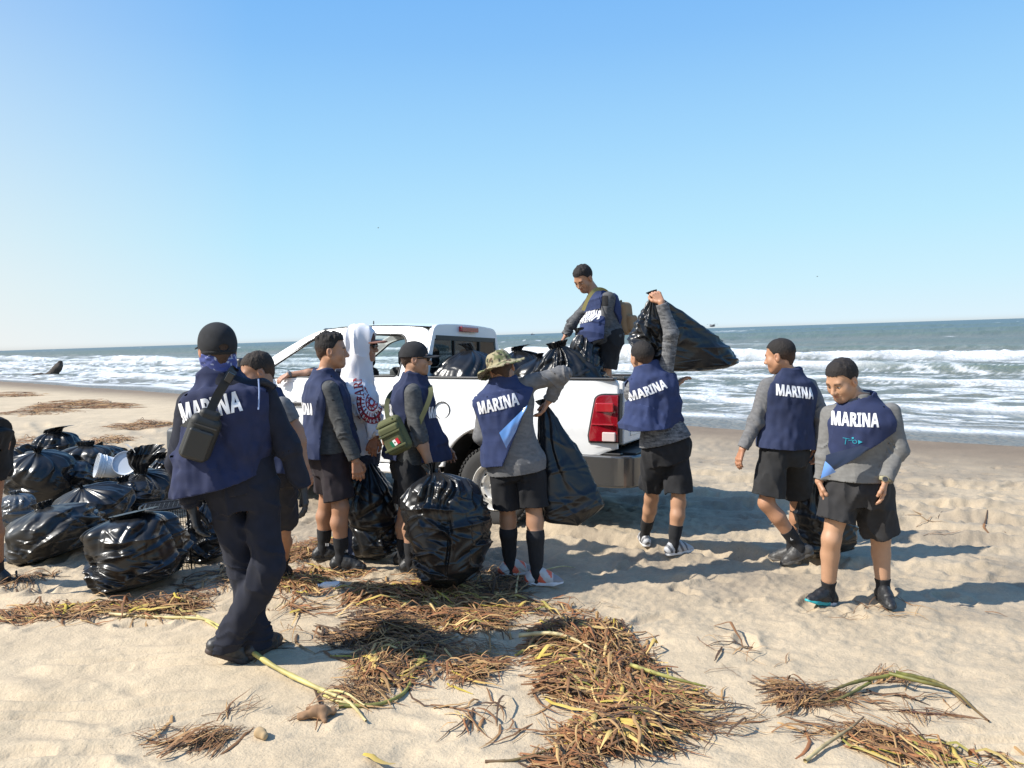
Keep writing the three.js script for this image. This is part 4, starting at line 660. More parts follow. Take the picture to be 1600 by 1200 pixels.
function decal(mesh, n, right, up, c, w, h, mat, name, roll = 0, turn = 0) {
  const m = new THREE.Matrix4(), u = up.clone().addScaledVector(n, -up.dot(n)).normalize(), r = u.clone().cross(n).normalize(); m.makeBasis(r, u, n);
  const q = new THREE.Quaternion().setFromRotationMatrix(m); if (turn) q.multiply(new THREE.Quaternion().setFromAxisAngle(V(0, 1, 0), turn)); if (roll) q.multiply(new THREE.Quaternion().setFromAxisAngle(V(0, 0, 1), roll));
  mesh.updateWorldMatrix(true, false);
  const nn = V(0, 0, 1).applyQuaternion(q), g = new DecalGeometry(mesh, c.clone().addScaledVector(nn, .16), new THREE.Euler().setFromQuaternion(q), V(w, h, .32));
  if (!g.attributes.position || !g.attributes.position.count) return null;
  const p = g.attributes.position, no = g.attributes.normal, uv = g.attributes.uv, P2 = [], N2 = [], U2 = [];
  for (let i = 0; i < p.count; i += 3) { let k = 0; for (let j = 0; j < 3; j++) k += no.getX(i + j) * nn.x + no.getY(i + j) * nn.y + no.getZ(i + j) * nn.z; if (k < .15) continue; for (let j = i; j < i + 3; j++) { P2.push(p.getX(j) + no.getX(j) * .0025, p.getY(j) + no.getY(j) * .0025, p.getZ(j) + no.getZ(j) * .0025); N2.push(no.getX(j), no.getY(j), no.getZ(j)); U2.push(uv.getX(j), uv.getY(j)); } }
  if (!P2.length) return null;
  const o = new THREE.BufferGeometry(); o.setAttribute('position', new THREE.Float32BufferAttribute(P2, 3)); o.setAttribute('normal', new THREE.Float32BufferAttribute(N2, 3)); o.setAttribute('uv', new THREE.Float32BufferAttribute(U2, 2));
  const parent = mesh.parent && mesh.parent !== scene ? mesh : mesh;
  return part(name, o, mat, parent, true);
}
const lettersTex = canvasTex(1024, 256, (g, w, h) => {
  g.clearRect(0, 0, w, h); g.fillStyle = '#fff'; g.font = 'bold 300px sans-serif'; g.textAlign = 'left'; g.textBaseline = 'alphabetic';
  const wd = g.measureText('MARINA').width; g.save(); g.scale((w - 30) / wd, 1); g.fillText('MARINA', 15 / ((w - 30) / wd), h - 18); g.strokeStyle = '#fff'; g.lineWidth = 12; g.strokeText('MARINA', 15 / ((w - 30) / wd), h - 18); g.restore();
});
const LETTERS = new THREE.MeshStandardMaterial({ map: lettersTex, color: new THREE.Color(.72, .72, .74), roughness: .75, transparent: true, polygonOffset: true, polygonOffsetFactor: -2 });
const SOCKMARK = std([.7, .7, .7], .8);
// ---------------------------------------------------------------- the people
const BLACKC = tone([.012, .012, .014], .25, 50);
const GREY = heather([.105, .105, .110], [.165, .163, .165], 40, 120), CHAR = heather([.040, .042, .044], [.085, .086, .085], 40, 160), MARL = heather([.030, .032, .036], [.22, .22, .225], 26, 230);
const flagTex = canvasTex(96, 64, (g) => { g.fillStyle = '#0f6b46'; g.fillRect(0, 0, 32, 64); g.fillStyle = '#f0f0ea'; g.fillRect(32, 0, 32, 64); g.fillStyle = '#c4202e'; g.fillRect(64, 0, 32, 64); g.fillStyle = '#6b5432'; g.beginPath(); g.arc(48, 32, 9, 0, 7); g.fill(); });
const decalMat = (map, r = .85) => new THREE.MeshStandardMaterial({ map, roughness: r, transparent: true, polygonOffset: true, polygonOffsetFactor: -2 });
const FLAG = decalMat(flagTex), PATCH = std([.008, .008, .009], .9, { polygonOffset: true, polygonOffsetFactor: -2 });
const toEye = (c) => EYE.clone().sub(c).normalize();
function patch(mesh, c, w, h, mat, name, roll = 0) { const n = toEye(c); return decal(mesh, n, null, V(0, 1, 0), c, w, h, mat, name, roll); }
function peakedCap(A, c = [.014, .015, .018], open = false) {
  const { W, e, cc, hlo, hhi, HS, inHead, hp } = A; const dome = join([e(0, .048, -.014, .086, .087, .104), e(0, .012, -.016, .082, .066, .101)], .03);
  const hole = e(0, .014, -.125, .024, .015, .040);
  const F = (x, y, z) => { const [u, v, w] = inHead(x, y, z); let d = Math.max(dome(x, y, z) - .0015 * Math.cos(Math.atan2(u, w) * 6) * 0, ((open ? -.006 : .016) + (open ? .22 : -.015) * (w + .014) * (w > -.014 ? 1 : .8) - v) * HS); if (open) d = Math.min(-smin(-d, hole(x, y, z), .004), Math.max(dome(x, y, z) - .002, Math.abs(v + .012) * HS - .008)); return d; };
  const cap0 = W('cap', netMesh(F, hlo, hhi, .0048, tone(c, .25, 50)), CLOTH);
  const visor = (x, y, z) => { const [u, v, w] = inHead(x, y, z); const bend = v - .030 + .55 * (w - .08) * .28 + 3.4 * u * u; return Math.max(Math.hypot(u / .078, (w - .075) / .105) * .09 - .09, Math.abs(bend) - .0042, .055 - w) * HS * .9; };
  const lo = hlo.clone().subScalar(.06), hi = hhi.clone().addScalar(.06);
  W('visor', netMesh(visor, lo, hi, .0046, tone(c, .2, 50)), CLOTH, cap0);
  return cap0;
}
function glasses(A) {
  const { W, e, cc, hlo, hhi } = A;
  W('sunglasses', netMesh(join([e(.033, .0, .094, .026, .019, .012), e(-.033, .0, .094, .026, .019, .012), cc(-.01, .006, .104, .01, .006, .104, .004), cc(.056, .006, .084, .080, .006, 0, .004), cc(-.056, .006, .084, -.080, .006, 0, .004)], .004), hlo, hhi, .004, () => [.006, .006, .007]), new THREE.MeshStandardMaterial({ vertexColors: true, roughness: .15 }));
}
function markH(c) { return box(0, 0, 0, .030, .022, .004).translate(c.x, c.y, c.z + .046); }
const NV = [.019, .028, .072], NV2 = [.023, .036, .102];

// 1 dark coveralls, left
{
  const cov = tone([.0075, .0092, .019], .22, 40);
  figure({ label: 'man in dark navy coveralls, black cap and patterned neck gaiter walking away at left', S: 1.03, d: 4.0, fat: .95, hip: [378, 765], sh: [352, 614], fh: [-.05, 1], fs: [-.14, 1], head: [339, 547], face: [-.74, .02, 1], hs: 1.06, tilt: -.04,
    armL: [[282, 722, -.2], [302, 796, .5]], armR: [[450, 700, -.25], [474, 762, .4], [478, 790]], glove: 'LR',
    legL: { kn: [386, 893, .02], ft: [404, 1022], toe: [.35, 1] }, legR: { kn: [420, 888, -.05], ft: [356, 1036], toe: [.85, .45], pitch: .5, lift: .035 }, hair: {},
    shirt: { colour: cov, hem: -.02, grow: .018, sleeve: 1.96, wide: .006 }, trousers: { colour: cov, grow: .008, cuff: .068, drop: .035 },
    shoe: { colour: tone([.030, .028, .028], .3, 60), sole: () => [.05, .032, .026] },
    vest: { c: [.014, .020, .060], hem: .07, flare: .02, wideA: -.02, shift: [-.10, 0, .05], hemLean: -.10, wr: .018, print: [{ x: .055, t: .895, w: .325, h: .100, roll: .07 }] },
    extra: (A) => {
      peakedCap(A, [.012, .013, .016], true);
      const { W, cc, hp, spine, S, hlo, hhi, J } = A;
      const tb = cap(spine(1.10), hp(0, -.035, -.004), .074 * S, .086 * S), top = hp(0, -.008, -.03), up = hp(0, 1, .05).sub(hp(0, 0, 0)).normalize();
      const F = (x, y, z) => Math.max(tb(x, y, z) - .006 * n3(x * 30, y * 60, z * 30), (x - top.x) * up.x + (y - top.y) * up.y + (z - top.z) * up.z);
      const lo = hlo.clone(); lo.y = spine(1.02).y; W('neck_gaiter', netMesh(F, lo, hhi, .005, (x, y, z) => { const p = n3(x * 120, y * 120, z * 120) + .6 * n3(x * 55, y * 55, z * 55); return p > .62 ? [.42, .45, .58] : [.060, .078, .24]; }), CLOTH);
      patch(J.shirt, at(437, 641, 3.92), .085, .055, FLAG, 'flag_patch', -1.35);
      W('shoulder_tab', tube([at(408, 597, 3.97), at(420, 600, 3.97), at(430, 606, 3.97)], .016, 8, 6), std([.02, .02, .024], .9));
      W('edge_trim', tube([at(404, 592, 3.86), at(405, 612, 3.845), at(404, 640, 3.83)], .004, 10, 5), std([.25, .33, .55], .8));
    } });
  const d0 = 3.78, b = thing('sling_bag', 'black sling bag slung across the back of the man in navy coveralls', 'sling bag', at(313, 684, d0));
  const q = new THREE.Quaternion().setFromEuler(new THREE.Euler(.1, .25, -.42)); 
  const bg = (g) => { g.applyQuaternion(q); return g; };
  part('pouch', bg(new RoundedBoxGeometry(.150, .235, .085, 5, .038)), std([.018, .019, .018], .6), b);
  part('front_pocket', bg(new RoundedBoxGeometry(.118, .150, .03, 4, .014).translate(0, -.025, .044)), std([.022, .023, .022], .55), b);
  part('zip', bg(new THREE.BoxGeometry(.12, .006, .006).translate(0, .070, .045)), std([.05, .05, .05], .4), b);
  part('top_flap', bg(new RoundedBoxGeometry(.10, .07, .06, 4, .025).translate(.005, .115, .0)), std([.014, .015, .015], .6), b);
  const strap = (pts, w = .022) => { const c = new THREE.CatmullRomCurve3(pts); return gridGeo(40, 1, (u, v) => { const p = c.getPoint(u), t = c.getTangent(u), n = toEye(p), s = t.clone().cross(n).normalize(); return p.addScaledVector(s, (v - .5) * w * 2); }); };
  const SM = std([.016, .017, .018], .8, { side: THREE.DoubleSide });
  part('strap', strap([at(325, 652, d0 - .02), at(338, 622, 3.79), at(352, 598, 3.80), at(362, 582, 3.86), at(366, 577, 3.95), at(364, 582, 4.05)]), SM, b, true);
  part('buckle', rbox(0, 0, 0, .036, .05, .014, .004).applyQuaternion(new THREE.Quaternion().setFromEuler(new THREE.Euler(0, 0, -.55))).translate(...at(359, 590, 3.795).toArray()), std([.012, .012, .012], .35), b, true);
  part('strap', strap([at(300, 655, d0 + .02), at(289, 664, 3.84), at(281, 672, 3.95), at(280, 672, 4.05)], .012), std([.10, .11, .12], .6, { side: THREE.DoubleSide }), b, true);
}
// 2 man behind him
figure({ label: 'short haired man in grey short sleeves and navy vest, half hidden behind the coveralls', S: .95, d: 4.75, coarse: false, hip: [424, 738], sh: [416, 634], fh: [-.6, -.8], head: [402, 582], face: [-.85, -.25, -.45], hs: 1.04,
  armL: [[463, 672, 0], [476, 728, 0]], armR: [[384, 692, 0], [392, 742, 0]], legL: { kn: [440, 830], ft: [442, 905], toe: [-.4, -.8] }, legR: { kn: [418, 830], ft: [415, 908], toe: [-.6, -.8] },
  hair: { c: [.022, .015, .011], top: .004 }, shirt: { colour: GREY, sleeve: .62, hem: 0 }, vest: { c: NV, hem: .04, flare: .02, print: [{ front: true, w: .30 }] }, shorts: { c: [.012, .013, .02] }, sock: .3, skin: [.33, .17, .10] });
// 3 profile, charcoal sleeves
{
  figure({ label: 'bareheaded man in charcoal long sleeves standing in profile, facing right beside the white hoodie', S: 1.0, d: 5.72, hip: [516, 716], sh: [508, 603], fh: [.92, .38], fs: [.90, .42], head: [519, 549], face: [.97, .02, .12], hs: 1.08,
    armR: [[537, 674, -.1], [556, 720, 0], [562, 750, 0]], armL: [[545, 668, .6], [562, 702, .6]],
    legR: { kn: [532, 792, -.03], ft: [534, 891], toe: [1, -.12] }, legL: { kn: [511, 785, .03], ft: [506, 876], toe: [.9, .15] },
    hair: { top: .016, front: .074, fade: .7 }, shirt: { colour: CHAR, hem: .10, fold: .006 }, vest: { c: NV, hem: .05, flare: .03, deepB: .035, belly: .03, side: [.02, .09], shift: [-.02, 0, .02], print: [{ w: .30, x: .0 }] },
    shorts: { colour: tone([.018, .012, .015], .25, 40), hemR: .86, hemL: .72, wide: .108 }, sock: .42, fat: 1.02,
    extra: ({ J, W }) => { patch(J.shirt, at(524, 617, 5.5), .095, .085, PATCH, 'black_armband'); 
      for (const [x, y] of [[511, 851], [541, 861]]) W('sock_mark', [box(-.010, 0, 0, .004, .02, .004), box(0, 0, 0, .004, .02, .004), box(.010, 0, 0, .004, .02, .004)].map((g) => g.translate(...at(x, y, x < 520 ? 5.69 : 5.55).toArray())), SOCKMARK); } });
}
// 4 white hoodie
{
  const red = '#8e1f2c';
  const word = canvasTex(512, 96, (g) => { g.clearRect(0, 0, 512, 96); g.fillStyle = red; g.font = 'bold 92px serif'; const w = g.measureText('SEMARNAT').width; g.save(); g.scale(500 / w, 1); g.fillText('SEMARNAT', 4, 82); g.restore(); });
  const rings = canvasTex(256, 512, (g) => {
    g.clearRect(0, 0, 256, 512); g.strokeStyle = g.fillStyle = red; g.translate(128, 256); g.scale(1, 1.55);
    for (const [r, w] of [[112, 5], [84, 12], [44, 8], [18, 9]]) { g.lineWidth = w; g.beginPath(); g.arc(0, 0, r, 0, 7); g.stroke(); }
    for (let i = 0; i < 22; i++) { g.save(); g.rotate(i / 22 * Math.PI * 2); g.lineWidth = 6; g.strokeRect(92, -8, 14, 11); g.fillRect(56, -4, 20, 6); g.restore(); }
    for (let i = 0; i < 9; i++) { g.save(); g.rotate(i / 9 * Math.PI * 2 + .2); g.lineWidth = 5; g.beginPath(); g.arc(32, 0, 8, 0, 4.4); g.stroke(); g.restore(); }
  });
  figure({ label: 'person in white hooded sweatshirt with red lettering, hood up over a cap, beside the truck', S: 1.02, d: 6.05, hip: [562, 708], sh: [558, 604], fh: [1, -.12], head: [567, 541], face: [1, .0, -.10], hs: 1.06,
    armR: [[577, 645, -.7], [587, 682, 0], [578, 708]], armL: [[580, 645, .7], [596, 672, .5]], legR: { kn: [567, 795], ft: [566, 872], toe: [1, -.2] }, legL: { kn: [560, 795], ft: [556, 868], toe: [1, 0] },
    hair: false, shirt: { name: 'hooded_sweatshirt', colour: tone([.66, .66, .70], .05, 20), hem: .0, grow: .022, wide: .012, fold: .013, wr: .020 }, trousers: { colour: tone([.016, .024, .050], .3, 50) }, skin: [.30, .15, .09],
    extra: (A) => {
      const { W, e, cc, hlo, hhi, hp, inHead, spine, J, HS } = A;
      W('cap', netMesh(e(0, .050, -.010, .088, .090, .104), hlo, hhi, .006, () => [.10, .045, .03]), CLOTH);
      const lo = hlo.clone().subScalar(.07), hi = hhi.clone().addScalar(.07); lo.y = spine(.98).y - .02;
      W('cap_visor', netMesh((x, y, z) => { const [u, v, w] = inHead(x, y, z), b = v - .040 + .10 * (w - .08) + 3 * u * u; return Math.max(Math.hypot(u / .078, (w - .08) / .105) * .09 - .09, Math.abs(b) - .006, .05 - w) * HS; }, lo, hi, .006, tone([.26, .12, .085], .1, 30)), CLOTH);
      glasses(A);
      const shell = join([e(0, .045, -.022, .108, .118, .122), cap(hp(0, -.03, -.03), spine(1.02), .098, .125)], .05), open = join([e(0, .0, .118, .078, .105, .085), cc(0, 0, .15, 0, -.05, .15, .07)], .03);
      W('hood', netMesh(minus((x, y, z) => shell(x, y, z) - .014 * (1 - 2.2 * Math.abs(n3(x * 17, y * 5, z * 17))), open, .012), lo, hi, .0075, tone([.66, .66, .70], .05, 20)), CLOTH);
      decal(J.shirt, toEye(J.sh), null, V(0, 1, 0), at(560, 608, 5.95), .46, .095, decalMat(word), 'lettering', Math.PI / 2 + .10);
      decal(J.shirt, toEye(J.sh), null, V(0, 1, 0), at(580, 628, 5.9), .24, .46, decalMat(rings), 'printed_emblem', .06);
    } });
}
// 5 cap and sunglasses, olive bag
{
  const ring = canvasTex(128, 128, (g) => { g.clearRect(0, 0, 128, 128); g.strokeStyle = '#b98a4a'; g.lineWidth = 13; g.beginPath(); g.arc(64, 64, 52, 0, 7); g.stroke(); g.fillStyle = '#1a2233'; g.beginPath(); g.arc(64, 64, 40, 0, 7); g.fill(); g.strokeStyle = '#8a7440'; g.lineWidth = 5; g.beginPath(); g.arc(64, 64, 24, 0, 7); g.moveTo(64, 40); g.lineTo(64, 88); g.stroke(); });
  figure({ label: 'man in black cap and sunglasses gripping a full bag, olive pouch at his hip', S: .98, d: 5.78, hip: [640, 724], sh: [645, 608], fh: [1, .10], head: [650, 561], face: [1, .0, .08], hs: 1.06,
    armR: [[655, 682, -.2], [672, 727, 0], [678, 752, 0]], armL: [[665, 675, .6], [690, 700, .6]], legR: { kn: [645, 805], ft: [642, 894], toe: [1, -.1] }, legL: { kn: [634, 803], ft: [630, 884], toe: [.8, -.45] },
    hair: { fade: .6 }, shirt: { colour: CHAR, hem: .03, sleeve: 1.22, fold: .006, wide: .004 }, vest: { c: [.016, .023, .062], side: [.02, .09], hem: .08, flare: .045, deepB: .05, belly: .055, wr: .012, print: [{ w: .30 }, { front: true, w: .28 }] },
    shorts: { hem: .8 }, sock: .4, skin: [.36, .20, .125],
    extra: (A) => { peakedCap(A, [.018, .018, .020]); glasses(A); patch(A.J.vest, at(690, 660, 5.55), .15, .17, decalMat(ring), 'round_emblem'); } });
  const b = thing('olive_pouch', 'olive green military pouch with small flag patch hanging at hip of man in cap', 'pouch bag', at(617, 680, 5.50)), q = new THREE.Quaternion().setFromEuler(new THREE.Euler(0, -.2, .42)), T = (g) => g.applyQuaternion(q), OL = vcol(.9), ol = tone([.095, .100, .042], .25, 40);
  const bag = (w, h, d, r, x, y, z) => paint(T(new RoundedBoxGeometry(w, h, d, 5, r).translate(x, y, z)), ol);
  part('main_pocket', bag(.185, .27, .10, .045, 0, 0, 0), OL, b); part('front_pocket', bag(.15, .15, .05, .022, 0, -.045, .06), OL, b); part('flap', bag(.16, .06, .055, .02, .0, .05, .058), OL, b); part('side_strap', bag(.012, .24, .11, .005, .05, 0, .0), OL, b); for (const y of [.095, .02, -.085]) part('webbing', bag(.17, .016, .012, .004, 0, y, y > .05 ? .055 : .088), OL, b);
  const fl = part('flag_patch', T(new THREE.PlaneGeometry(.072, .042).rotateZ(.15).translate(.012, -.05, .0885)), FLAG, b);
  const st = (pts) => { const c = new THREE.CatmullRomCurve3(pts); return gridGeo(30, 1, (u, v) => { const p = c.getPoint(u), s = c.getTangent(u).cross(toEye(p)).normalize(); return p.addScaledVector(s, (v - .5) * .034); }); };
  const SM = std([.085, .09, .04], .9, { side: THREE.DoubleSide });
  part('strap', st([at(650, 672, 5.52), at(660, 650, 5.54), at(667, 634, 5.56), at(673, 615, 5.62), at(672, 602, 5.75)]), SM, b, true);
  part('strap', st([at(606, 655, 5.55), at(604, 636, 5.62), at(608, 620, 5.75), at(620, 606, 5.86)]), SM, b, true);
}
// 6 bucket hat
{
  const camo = (x, y, z) => { const a = fbm3(x * 26, y * 26, z * 26, 2), b = fbm3(x * 34 + 9, y * 34, z * 34, 2), c = fbm3(x * 60, y * 60 + 4, z * 60, 2); let q = [.30, .26, .155]; if (a > .10) q = [.135, .145, .065]; if (b > .20) q = [.09, .055, .032]; if (c > .30) q = [.03, .03, .022]; return q; };
  figure({ label: 'man in camouflage bucket hat seen from behind, lifting a long bag towards the truck bed', S: 1.0, d: 5.5, hip: [806, 724], sh: [789, 614], fh: [.12, 1], fs: [.05, 1], tilt: -.36, head: [784, 578], face: [-.22, -.25, 1], hs: 1.04, headTilt: -.34, bend: .03,
    armR: [[879, 584, .25], [858, 626, .6], [850, 640, .0]], armL: [[753, 682, 0], [776, 706, 1]],
    legL: { kn: [794, 812], ft: [797, 899], toe: [.85, .25] }, legR: { kn: [836, 815], ft: [839, 913], toe: [.95, -.12] },
    hair: {}, shirt: { colour: GREY, hem: -.12, flare: .03, grow: .012, wide: .0, fold: .005 }, vest: { c: NV2, hem: .04, flare: .025, wr: .010, cuts: [[[824, 634, -.15], [.91, -.41, .0]]], print: [{ x: .055, t: .93, w: .30, h: .085, roll: .10 }] },
    shorts: { c: [.008, .008, .010], hemL: .78, hemR: .76, wide: .110 }, sock: .84, skin: [.36, .19, .11],
    shoe: { colour: (X, Y, Z) => { const n = n3(X * 60, Y * 60, Z * 60); if (Math.abs(Math.sin(X * 26 + Y * 20)) > .72 && X < .11) return [.72, .13, .07]; return X > .12 ? [.25, .24, .25] : [.50, .48, .47]; }, sole: () => [.66, .65, .68] },
    extra: (A) => {
      const { W, inHead, hlo, hhi, HS, hp, J, e } = A, lo = hlo.clone().subScalar(.10), hi = hhi.clone().addScalar(.10);
      const crown = e(0, .045, -.014, .094, .112, .110);
      const F = (x, y, z) => { const [u, v, w] = inHead(x, y, z), r = Math.hypot(u, (w + .014) * .9), th = Math.atan2(u, w + .014); const cr = Math.max(crown(x, y, z), (v - .128 - .008 * n3(u * 30, 0, w * 30)) * HS, (.02 - v) * HS); const by = .040 - (r - .09) * .35 - .016 * Math.sin(th * 2 + .6) * ss(.09, .17, r) + .006 * n3(u * 18, 1, w * 18); const br = Math.max(r - .178, Math.abs(v - by) - .004, .07 - r) * HS * .85; const d = smin(cr, br, .012); return d - .003 * n3(u * 40, v * 30, w * 40); };
      W('bucket_hat', netMesh(F, lo, hi, .0055, camo), CLOTH);
      // clear pocket on the back of the vest, catching the sky
      const pts = [[824, 634], [811, 644], [790, 667], [780, 677], [786, 690], [791, 699], [806, 676]], cN = at(800, 668, 5.33);
      const A0 = [at(824, 633, 5.31), at(780, 676, 5.29)], B0 = [at(812, 664, 5.31), at(791, 700, 5.29)];
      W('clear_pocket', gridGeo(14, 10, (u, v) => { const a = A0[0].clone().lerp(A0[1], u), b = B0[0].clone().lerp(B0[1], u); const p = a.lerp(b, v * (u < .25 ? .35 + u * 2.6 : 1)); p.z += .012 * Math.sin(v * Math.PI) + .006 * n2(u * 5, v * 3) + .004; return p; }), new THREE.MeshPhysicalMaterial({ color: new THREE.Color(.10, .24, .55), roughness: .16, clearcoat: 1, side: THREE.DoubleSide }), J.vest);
    } });
}
// 7 standing in the bed
{
  const f1 = onTruck(.50, .93, -.02), f2 = onTruck(.34, .93, .22);
  figure({ label: 'man standing in the truck bed, bending over bags with tan backpack on', S: 1.0, d: 8.0, hip: [950, 530], sh: [934, 468], fh: [-.86, -.5], fs: [-.82, -.58], head: [912, 436], face: [-.62, -.55, -.56], hs: 1.10, tilt: .05, bend: .05,
    armL: [[938, 518, -.4], [915, 545, -.3], [896, 556, -.05], [0, 1, 0], null, .55], armR: [[894, 505, -.3], [884, 524, 0], [876, 536, -.02], [0, 0, -1], null, .8],
    legL: { kn: [940, 595, 0], at: f1, toe: [-.85, -.5] }, legR: { kn: [948, 592, 0], at: f2, toe: [-.85, -.5] },
    hair: { top: .008 }, shirt: { colour: heather([.05, .052, .056], [.12, .12, .125], 40, 150), hem: -.08, fold: .007 }, vest: { c: NV2, hem: .05, flare: .03, deepB: .02, shift: [-.10, -.02, .06], side: [.03, .12], sideOff: .02, wideA: -.03, wr: .004, print: [{ front: true, w: .27, h: .10, t: .66 }] }, shorts: { c: [.014, .014, .016], hem: .66, wide: .115 }, sock: .4,
    extra: ({ J }) => { patch(J.shirt, at(942, 470, 7.85), .10, .10, PATCH, 'black_armband'); } });
  const b = thing('backpack', 'small tan backpack worn by the man standing in the truck bed', 'backpack', at(974, 498, 8.05)), q = new THREE.Quaternion().setFromEuler(new THREE.Euler(0, -.5, .10)), T = (g) => g.applyQuaternion(q), BM = vcol(.9), bc = tone([.27, .165, .085], .15, 30);
  part('main_pocket', paint(T(new RoundedBoxGeometry(.15, .34, .26, 5, .05)), bc), BM, b); part('front_pocket', paint(T(new RoundedBoxGeometry(.07, .17, .20, 4, .03).translate(.09, -.06, 0)), bc), BM, b); part('top_handle', T(tube([V(-.02, .16, -.04), V(0, .19, 0), V(-.02, .16, .04)], .008, 10, 6)), std([.2, .13, .07], .9), b); part('side_strap', T(rbox(.0, -.03, .131, .02, .24, .01, .004)), std([.10, .07, .04], .9), b);
  const c = new THREE.CatmullRomCurve3([at(961, 480, 8.02), at(948, 456, 7.96), at(932, 452, 7.86), at(919, 466, 7.76), at(911, 485, 7.72)]);
  part('strap', gridGeo(30, 1, (u, v) => { const p = c.getPoint(u), s = c.getTangent(u).cross(toEye(p)).normalize(); return p.addScaledVector(s, (v - .5) * .035); }), std([.30, .24, .08], .9, { side: THREE.DoubleSide }), b, true);
}
// 8 arm raised
{
  figure({ label: 'man with one arm raised high heaving a black bag up beside the tailgate', S: 1.0, d: 6.3, hip: [1042, 700], sh: [1015, 592], fh: [-.12, 1], fs: [-.10, 1], tilt: -.30, head: [1003, 558], face: [-.35, .15, .9], hs: 1.06, headTilt: -.15,
    shR: [1040, 573, -.02], armR: [[1049, 521, -.3], [1033, 472, .3], [1022, 455, .05], [-1, 0, 0], null, 1.2], armL: [[1012, 628, 1], [1058, 600, 1], [1070, 590, .05]],
    legL: { kn: [1018, 778], ft: [1008, 858], toe: [-.1, 1] }, legR: { kn: [1060, 785], ft: [1053, 866], toe: [.8, .35] },
    hair: {}, shirt: { colour: MARL, hem: .10, flare: .02, grow: .014, fold: .006 }, vest: { c: NV2, hem: .06, flare: .02, deepB: .03, shift: [-.16, -.0, .04], wr: .011, hemCut: [[1000, 668, 0], [.02, -1, 0]], print: [{ x: .08, t: .92, w: .31, h: .075, roll: .12 }] }, shorts: { hemL: .76, hemR: .82, wide: .108 }, sock: .46, skin: [.40, .215, .125],
    shoe: { colour: (X, Y, Z) => (Math.abs(Math.sin(X * 60 + Y * 30)) > .75 && X < .11 ? [.10, .10, .11] : [.42, .42, .43]), sole: () => [.62, .62, .63] },
    sockMark: (p) => box(0, 0, 0, .030, .016, .006).translate(p.x - .003, p.y, p.z + .042),
    extra: ({ J }) => { patch(J.shirt, at(1031, 550, 6.2), .085, .055, FLAG, 'flag_patch', 1.1); } });
}
// 9 walking away
{
  figure({ label: 'man in plain grey sleeves and black shorts walking away at right, head turned left', S: 1.0, d: 5.98, hip: [1226, 705], sh: [1232, 599], fh: [-.45, .9], fs: [-.22, 1], head: [1218, 557], face: [-.78, -.10, .60], hs: 1.10, fat: 1.03,
    armL: [[1181, 660, -.1], [1160, 702, -.2], [1153, 722]], armR: [[1285, 652, 0], [1281, 696, .2], [1278, 715]],
    legL: { kn: [1197, 786, -.02], ft: [1250, 884], toe: [-.95, .1], pitch: .42, lift: .06 }, legR: { kn: [1247, 786, .06], ft: [1236, 874], toe: [-.85, .5] },
    hair: { fade: .5 }, shirt: { colour: GREY, hem: .07, fold: .005, wide: .004, grow: .013 }, vest: { c: NV, hem: .06, flare: .02, print: [{ w: .30, h: .085, x: .025, t: .90, roll: -.08 }] }, shorts: { c: [.017, .017, .018], hemL: .86, hemR: .80, wide: .125 }, sock: .40,
    shoe: { colour: tone([.045, .043, .042], .4, 60), sole: () => [.085, .080, .075] },
    sockMark: (p, k) => (k === 'L' ? [box(-.012, 0, 0, .005, .022, .006), box(0, 0, 0, .005, .022, .006), box(.012, 0, 0, .005, .022, .006), box(0, -.011, 0, .029, .005, .006)].map((g) => g.rotateZ(.3).translate(p.x - .012, p.y, p.z + .048)) : box(0, 0, 0, .012, .02, .006).translate(p.x - .03, p.y, p.z + .032)) });
}
